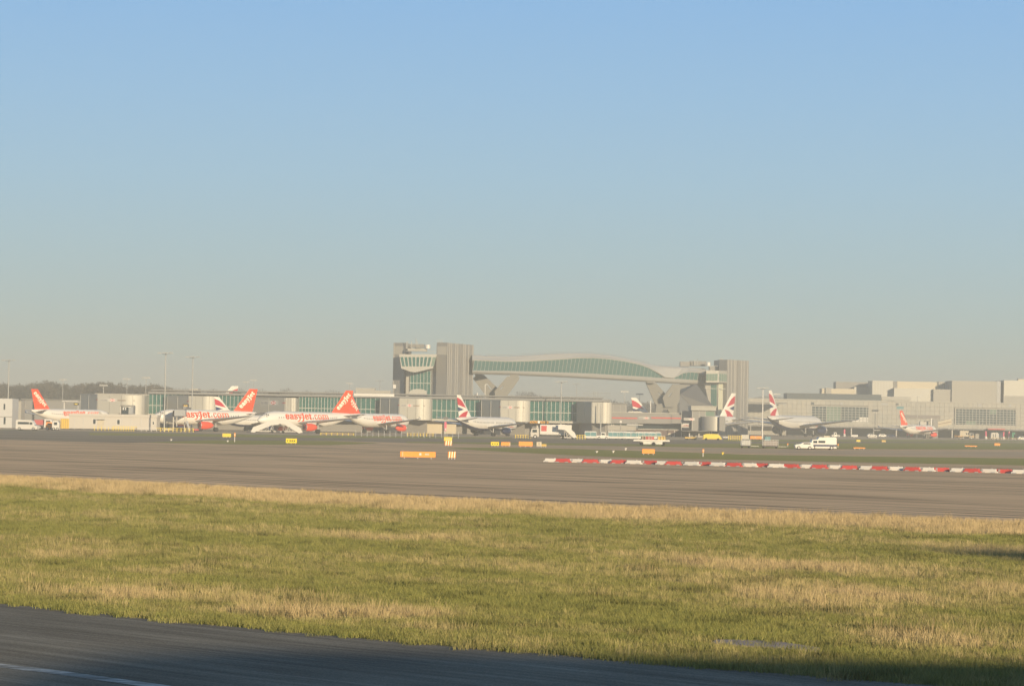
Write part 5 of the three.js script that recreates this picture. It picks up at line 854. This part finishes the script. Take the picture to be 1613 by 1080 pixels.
// ---------------------------------------------------------------- airfield signs, markers and barriers
{
  const board = (name, label, cat, px, pyb, w, h, m, extra = [], group = 'airfield signs') => {
    const p = G(px, pyb), t = thing(name, label, cat, [p.x, .02, p.z], 0, group);
    part('box', rbox(-w / 2, w / 2, .16, .16 + h, -.15, .15, .03), m, t); for (const f of [-.38, 0, .38]) part('foot', box(f * w - .05, f * w + .05, -.02, .2, -.06, .06), M.steel, t);
    for (const [n, x0, x1, y0, y1, mm] of extra) part(n, box(x0 * w, x1 * w, .16 + y0 * h, .16 + y1 * h, .15, .165), mm, t); return t;
  };
  const yl = (w, txt) => mat(1, 1, 1, .6, 0, { map: canvasTex(256, 96, (c) => { c.fillStyle = '#f2d31b'; c.fillRect(0, 0, 256, 96); c.fillStyle = '#4a431a'; if (txt === 'arrow') { c.beginPath(); c.moveTo(18, 48); c.lineTo(52, 26); c.lineTo(52, 70); c.fill(); for (const x of [84, 134, 184]) c.fillRect(x, 32, 34, 34); } else for (const x of [34, 108, 182]) c.fillRect(x, 32, 40, 34); }) });
  board('airfield_sign', 'longest orange airfield sign box on the runway edge', 'airfield sign', 658, 722.6, 3.85, .62, M.orange, [['label_plate', .04, .1, .35, .75, M.white], ['label_plate', .2, .32, .4, .7, M.beige], ['end_line', -.44, -.42, .1, .9, M.beige]]);
  const sm = mat(1, 1, 1, .6, 0, { map: canvasTex(128, 128, (c) => { c.fillStyle = '#e98a2e'; c.fillRect(0, 0, 128, 128); c.fillStyle = '#fbefd8'; for (const x of [14, 56, 98]) { c.beginPath(); c.moveTo(x, 128); c.lineTo(x + 18, 128); c.lineTo(x + 26, 0); c.lineTo(x + 8, 0); c.fill(); } }) });
  board('striped_marker', 'orange and white striped marker right of the longest orange sign', 'marker', 711.5, 723.4, .85, .68, sm, [], 'striped markers');
  board('striped_marker', 'smaller striped orange marker below a yellow sign', 'marker', 706, 702.8, 1.2, .75, sm, [], 'striped markers');
  board('airfield_sign', 'yellow airfield sign with black characters on the strip before the boarding stairs', 'airfield sign', 458.5, 699.3, 1.75, .72, yl(1, 'arrow'), []);
  board('airfield_sign', 'small yellow sign left of an orange marker below the second airliner', 'airfield sign', 356.5, 689.6, 1.7, .7, M.yellow, [['dark_edge', -.5, -.42, 0, 1, M.gold]]);
  board('airfield_sign', 'small yellow sign above a striped orange marker', 'airfield sign', 705.5, 695.6, 1.6, .75, M.yellow, [['letters', -.3, .3, .4, .6, M.beige]]);
  board('airfield_sign', 'yellow sign with three dark characters joined by an orange box', 'airfield sign', 779.5, 703.4, 1.35, .62, yl(1, 'marks'), []);
  board('airfield_sign', 'orange sign box right of the yellow three character sign', 'airfield sign', 796.5, 703.6, 1.55, .62, M.orange, [['end_plate', .42, .5, .1, .9, M.beige]]);
  board('airfield_sign', 'orange sign box below the catering truck', 'airfield sign', 828, 704.2, 2.3, .76, M.orange);
  board('airfield_sign', 'small pale yellow sign box right of the orange one below the catering truck', 'airfield sign', 849, 704.4, .85, .74, M.beige, [['dark_gap', -.05, .08, .3, .8, M.concrete]]);
  board('airfield_sign', 'low green yellow sign at the end of the sign row', 'airfield sign', 856.5, 704.4, .9, .36, M.gold);
  board('airfield_sign', 'orange sign box alone on the grass below the cargo loader', 'airfield sign', 1021.5, 716.2, 1.75, .62, M.orange, [['end_line', .2, .22, .1, .9, M.gold]]);
  board('airfield_sign', 'bright yellow green sign right of the blue striped van', 'airfield sign', 1352.5, 696.6, 1.1, .55, M.yellow);
  board('airfield_sign', 'small cream sign below the parked cars', 'airfield sign', 1392.5, 697.0, 1.2, .55, M.gold);
  board('airfield_sign', 'orange sign near the right picture edge', 'airfield sign', 1571.5, 702.6, 1.5, .6, M.orange);
  board('airfield_sign', 'flat orange sign on the strip right of the blue striped van', 'airfield sign', 1354, 707.6, 2.3, .2, M.orange);
  board('airfield_sign', 'flat orange sign below the beige box truck', 'airfield sign', 1530, 704.2, 3.0, .22, M.orange);
  for (const [px, py, h, m, lb] of [[369, 696, 1.5, M.orange, 'orange headed marker post right of a small yellow sign'], [1107.5, 719.2, 1.0, M.orange, 'orange and white marker post on the grass beyond the barriers'], [1138.5, 716, .35, M.yellow, 'tiny yellow edge light right of the marker post'], [985.5, 709, .35, M.white, 'tiny white edge light above the lone orange sign'], [269, 694, .25, M.white, 'white edge light on the strip below the tallest lamp post'], [358, 696, .25, M.white, 'white edge light left of the orange headed marker'], [701, 702.6, .25, M.white, 'white edge light left of the smaller striped marker'], [940, 713, .25, M.white, 'left of two white edge lights above the first barriers'], [966, 713, .3, M.white, 'right of two white edge lights above the first barriers'], [1241, 703.6, .7, M.orange, 'orange marker left of the small white car'], [1320.5, 705, .8, M.orange, 'orange marker just right of the blue striped van']]) {
    const p = G(px, py), t = thing('marker_light', lb, 'marker', [p.x, .01, p.z], 0, 'edge lights and marker posts'), w = h > .6 ? .16 : .22;
    part('stem', new THREE.CylinderGeometry(w * .45, w * .55, h * .7, 10).translate(0, h * .35, 0), h > .6 ? M.whiteMatt : m, t); part('head', new THREE.CylinderGeometry(w, w * .9, h * .42, 12).translate(0, h * .79, 0), m, t);
    if (h > .9) part('band', new THREE.CylinderGeometry(w * 1.03, w * .98, h * .1, 12).translate(0, h * .8, 0), M.white, t);
  }
  // alternating red and white barriers
  const a = G(868, 727.4), b = G(1660, 747), n = 35, ord = ['white', 'red'];
  const bar0 = (m) => { const pts = [[-.9, 0], [.9, 0], [.9, .1], [.76, .12], [.7, .34], [-.7, .34], [-.76, .12], [-.9, .1]]; return extr(pts, .42, .03); };
  const gW = bar0(), names = i => `${i + 1 === 1 ? '1st' : i + 1 === 2 ? '2nd' : i + 1 === 3 ? '3rd' : (i + 1) + 'th'}`;
  for (let i = 0; i < n; i++) {
    const f = i / (n - 1), red = i % 2, p = a.clone().lerp(b, f), t = thing('barrier', `${red ? 'red' : 'white'} plastic barrier, ${names(i)} in the line counted from the catering truck end`, 'barrier', [p.x + rr(-.28, .28), .025, p.z + rr(-.7, .7)], Math.atan2(-(b.z - a.z), b.x - a.x) + rr(-.14, .14), 'red and white barriers along the grass');
    t.add(Object.assign(new THREE.Mesh(gW, red ? M.red : M.white), { name: 'shell', castShadow: true, receiveShadow: true }));
    part('foot', box(-.7, -.35, -.02, .06, -.32, .32), M.greyPaint, t); part('foot', box(.35, .7, -.02, .06, -.32, .32), M.greyPaint, t); part('top_light', new THREE.CylinderGeometry(.06, .07, .1, 8).translate(.3, .38, 0), red ? M.redDull : M.whiteMatt, t); part('coupling', box(.96, 1.12, .12, .34, -.06, .06), M.greyPaint, t);
  }
}
// ---------------------------------------------------------------- trees and far ridge
{
  const twig = (() => { const pos = []; for (let k = 0; k < 9; k++) { const a = rr(0, 6.28), e = rr(-.3, 1.2), l = rr(.6, 1.2), d = V(Math.cos(a) * Math.cos(e), Math.sin(e), Math.sin(a) * Math.cos(e)).multiplyScalar(l), o = V(rr(-.4, .4), rr(-.4, .4), rr(-.4, .4)), w = V(-d.z, rr(-.2, .2), d.x).normalize().multiplyScalar(.10); for (const v of [o.clone().sub(w), o.clone().add(w), o.clone().add(d)]) pos.push(v.x, v.y, v.z); } const g = new THREE.BufferGeometry(); g.setAttribute('position', new THREE.Float32BufferAttribute(pos, 3)); g.computeVertexNormals(); return g; })();
  const wood = mat(.075, .064, .05, .95, 0, { side: THREE.DoubleSide }), m4 = new THREE.Matrix4(), q = new THREE.Quaternion(), e = new THREE.Euler(), col = new THREE.Color();
  const mass = (name, label, list, per) => {                       // trees: [x, z, height, radius]
    const im = new THREE.InstancedMesh(twig, wood, list.length * per); let i = 0; im.name = name;
    for (const [x, z, h, r] of list) { const tint = rr(.75, 1.3), warm = rr(.9, 1.15); for (let k = 0; k < per; k++) { const u = rr(-1, 1), a = rr(0, 6.28), rad = Math.cbrt(rnd()), s = Math.sqrt(1 - u * u); const P = V(x + r * s * Math.cos(a) * rad, h * .58 + h * .42 * u * rad * (1 + .12 * nz(a, u * 3, x)), z + r * s * Math.sin(a) * rad); const sc = rr(.6, 1.25) * (.55 + r * .09); im.setMatrixAt(i, m4.compose(P, q.setFromEuler(e.set(rr(0, 6), rr(0, 6), rr(0, 6))), V(sc, sc, sc))); im.setColorAt(i, col.setRGB(tint * warm, tint, tint * .95)); i++; } }
    im.userData = { kind: 'stuff', label, category: 'wood' }; im.castShadow = im.receiveShadow = true; scene.add(im); return im;
  };
  const row = (px0, px1, D, prof, gap, depth = 60) => { const l = []; for (let px = px0; px < px1; px += gap * rr(.7, 1.3)) { const Dd = D + rr(0, depth), h = hy(px, prof(px) + rr(-1.5, 3.5), Dd); l.push([gx(px, Dd), -Dd, h, rr(4.5, 8)]); } return l; };
  mass('winter_wood', 'bare brown winter wood behind the stands at the far left', row(-160, 270, 1230, px => 603 + Math.max(0, (px - 200) * .13) + 3 * Math.sin(px * .07), 3.2, 120), 330);
  mass('winter_wood_001', 'low bare winter hedge line behind the middle pier', row(255, 620, 1700, px => 618, 5, 150), 150);
  mass('winter_wood_002', 'bare winter wood glimpsed beneath the bridge', row(745, 1105, 1750, px => 622 + (px > 845 ? Math.min(10, (px - 845) * .06) : 0) - 3 * Math.exp(-(((px - 822) / 16) ** 2)), 4.2, 120), 200);
  mass('winter_wood_003', 'hazy bare wood left of the dark terminal roof band', row(1165, 1260, 2050, px => 627, 4, 120), 110);
  const trunkM = mat(.07, .06, .05, .95);
  const trees = [[443, 613, 'left one of paired round bare trees above the pier roof'], [452, 612, 'right one of paired round bare trees above the pier roof'], [482, 615, 'low bare tree above the pier glass start'], [520, 614, 'wide bare tree just left of the crossing orange fins'], [277, 611, 'low bare tree between the two tallest lamp posts'], [291, 611, 'round bare tree touching the second tallest lamp post'], [376, 612, 'bare tree between the two orange fins at the second airliner'], [410, 613, 'bare tree right of the second orange fin'], [335, 613, 'bare tree left of the red fin tip above the pier'], [822, 616, 'domed bare tree below the bridge left part'], [836, 617, 'bare tree right of the domed one below the bridge'], [965, 635, 'bare tree over the grey hall under the bridge']];
  trees.forEach(([px, py, lb]) => {
    const D = 1500 + rr(0, 120), x = gx(px, D), h = hy(px, py, D), r = h * rr(.24, .34), t = thing('bare_tree', lb, 'tree', [x, 0, -D], 0, 'bare trees beyond the pier');
    part('trunk', [bar(V(0, 0, 0), V(.2, h * .55, 0), .4, .22), ...[0, 1, 2, 3, 4].map(k => bar(V(.1, h * (.35 + k * .05), 0), V(Math.cos(k * 1.9) * r * .6, h * (.7 + k * .04), Math.sin(k * 1.9) * r * .6), .14, .05, 5))], trunkM, t);
    const pos = []; for (let k = 0; k < 1100; k++) { const u = rr(-1, 1), a = rr(0, 6.28), rad = Math.cbrt(rnd()), s = Math.sqrt(1 - u * u), c = V(r * s * Math.cos(a) * rad, h * .66 + h * .34 * u * rad, r * s * Math.sin(a) * rad), d = V(c.x, c.y - h * .4, c.z).normalize().multiplyScalar(rr(.5, 1.2)).add(V(rr(-.5, .5), rr(-.3, .3), rr(-.5, .5))), w = V(-d.z, 0, d.x).normalize().multiplyScalar(.11); for (const v of [c.clone().sub(w), c.clone().add(w), c.clone().add(d)]) pos.push(v.x, v.y, v.z); }
    const g = new THREE.BufferGeometry(); g.setAttribute('position', new THREE.Float32BufferAttribute(pos, 3)); g.computeVertexNormals(); const o = part('crown', g, wood, t); o.userData.kind = 'stuff';
  });
  const n = 60, pos = []; for (let i = 0; i < n; i++) { const f = k => { const px = 1120 + 330 * k / n, D = 3300; return [gx(px, D), Math.max(3, hy(px, 627 + 4 * Math.sin(k * .31) + 3 * Math.sin(k * .13 + 1), D)), -D]; }; const a = f(i), b = f(i + 1); for (const v of [[a[0], 0, a[2] + 90], [b[0], 0, b[2] + 90], b, [a[0], 0, a[2] + 90], b, a, a, b, [b[0], 0, b[2] - 400], a, [b[0], 0, b[2] - 400], [a[0], 0, a[2] - 400]]) pos.push(...v); }
  const g = new THREE.BufferGeometry(); g.setAttribute('position', new THREE.Float32BufferAttribute(pos, 3)); g.computeVertexNormals(); struct('hill', g, mat(.06, .075, .05, .95));
}
// ---------------------------------------------------------------- unseen aircraft right of the camera, sized and placed to shade pavement and verge
{
  const P = { L: 56, R: 3.35, cy: 5.95, pitch: .8, track: 4, tyre: .6, cabin: true, mats: { body: mat(.68, .67, .64, .4), fin: mat(.68, .67, .64, .4), wing: M.lightGrey, engine: M.white },
    fin: { rl: .78, rt: .955, tl: .92, tt: 1.0, y0: 9.0, y1: 19.6 }, wing: { rl: .40, rt: .60, tl: .70, tt: .73, y0: 5.0, y1: 7.0, span: 20 },
    stab: { rl: .87, rt: .965, tl: .97, tt: 1.0, y0: 8.0, y1: 8.6, span: 9 }, engine: { x: -3, y: 2.9, z: 9.5, d: 2.8, len: 5.0, pyl: 1.0 } };
  const own = airliner('passenger_airliner', 'white airliner out of view that shades the dark pavement and verge', P);
  own.position.set(34.3, .02, -8); own.rotation.y = Math.PI;
}
scene.traverse(o => { if (o.isMesh) { o.receiveShadow = true; } });
renderer.render(scene, camera);
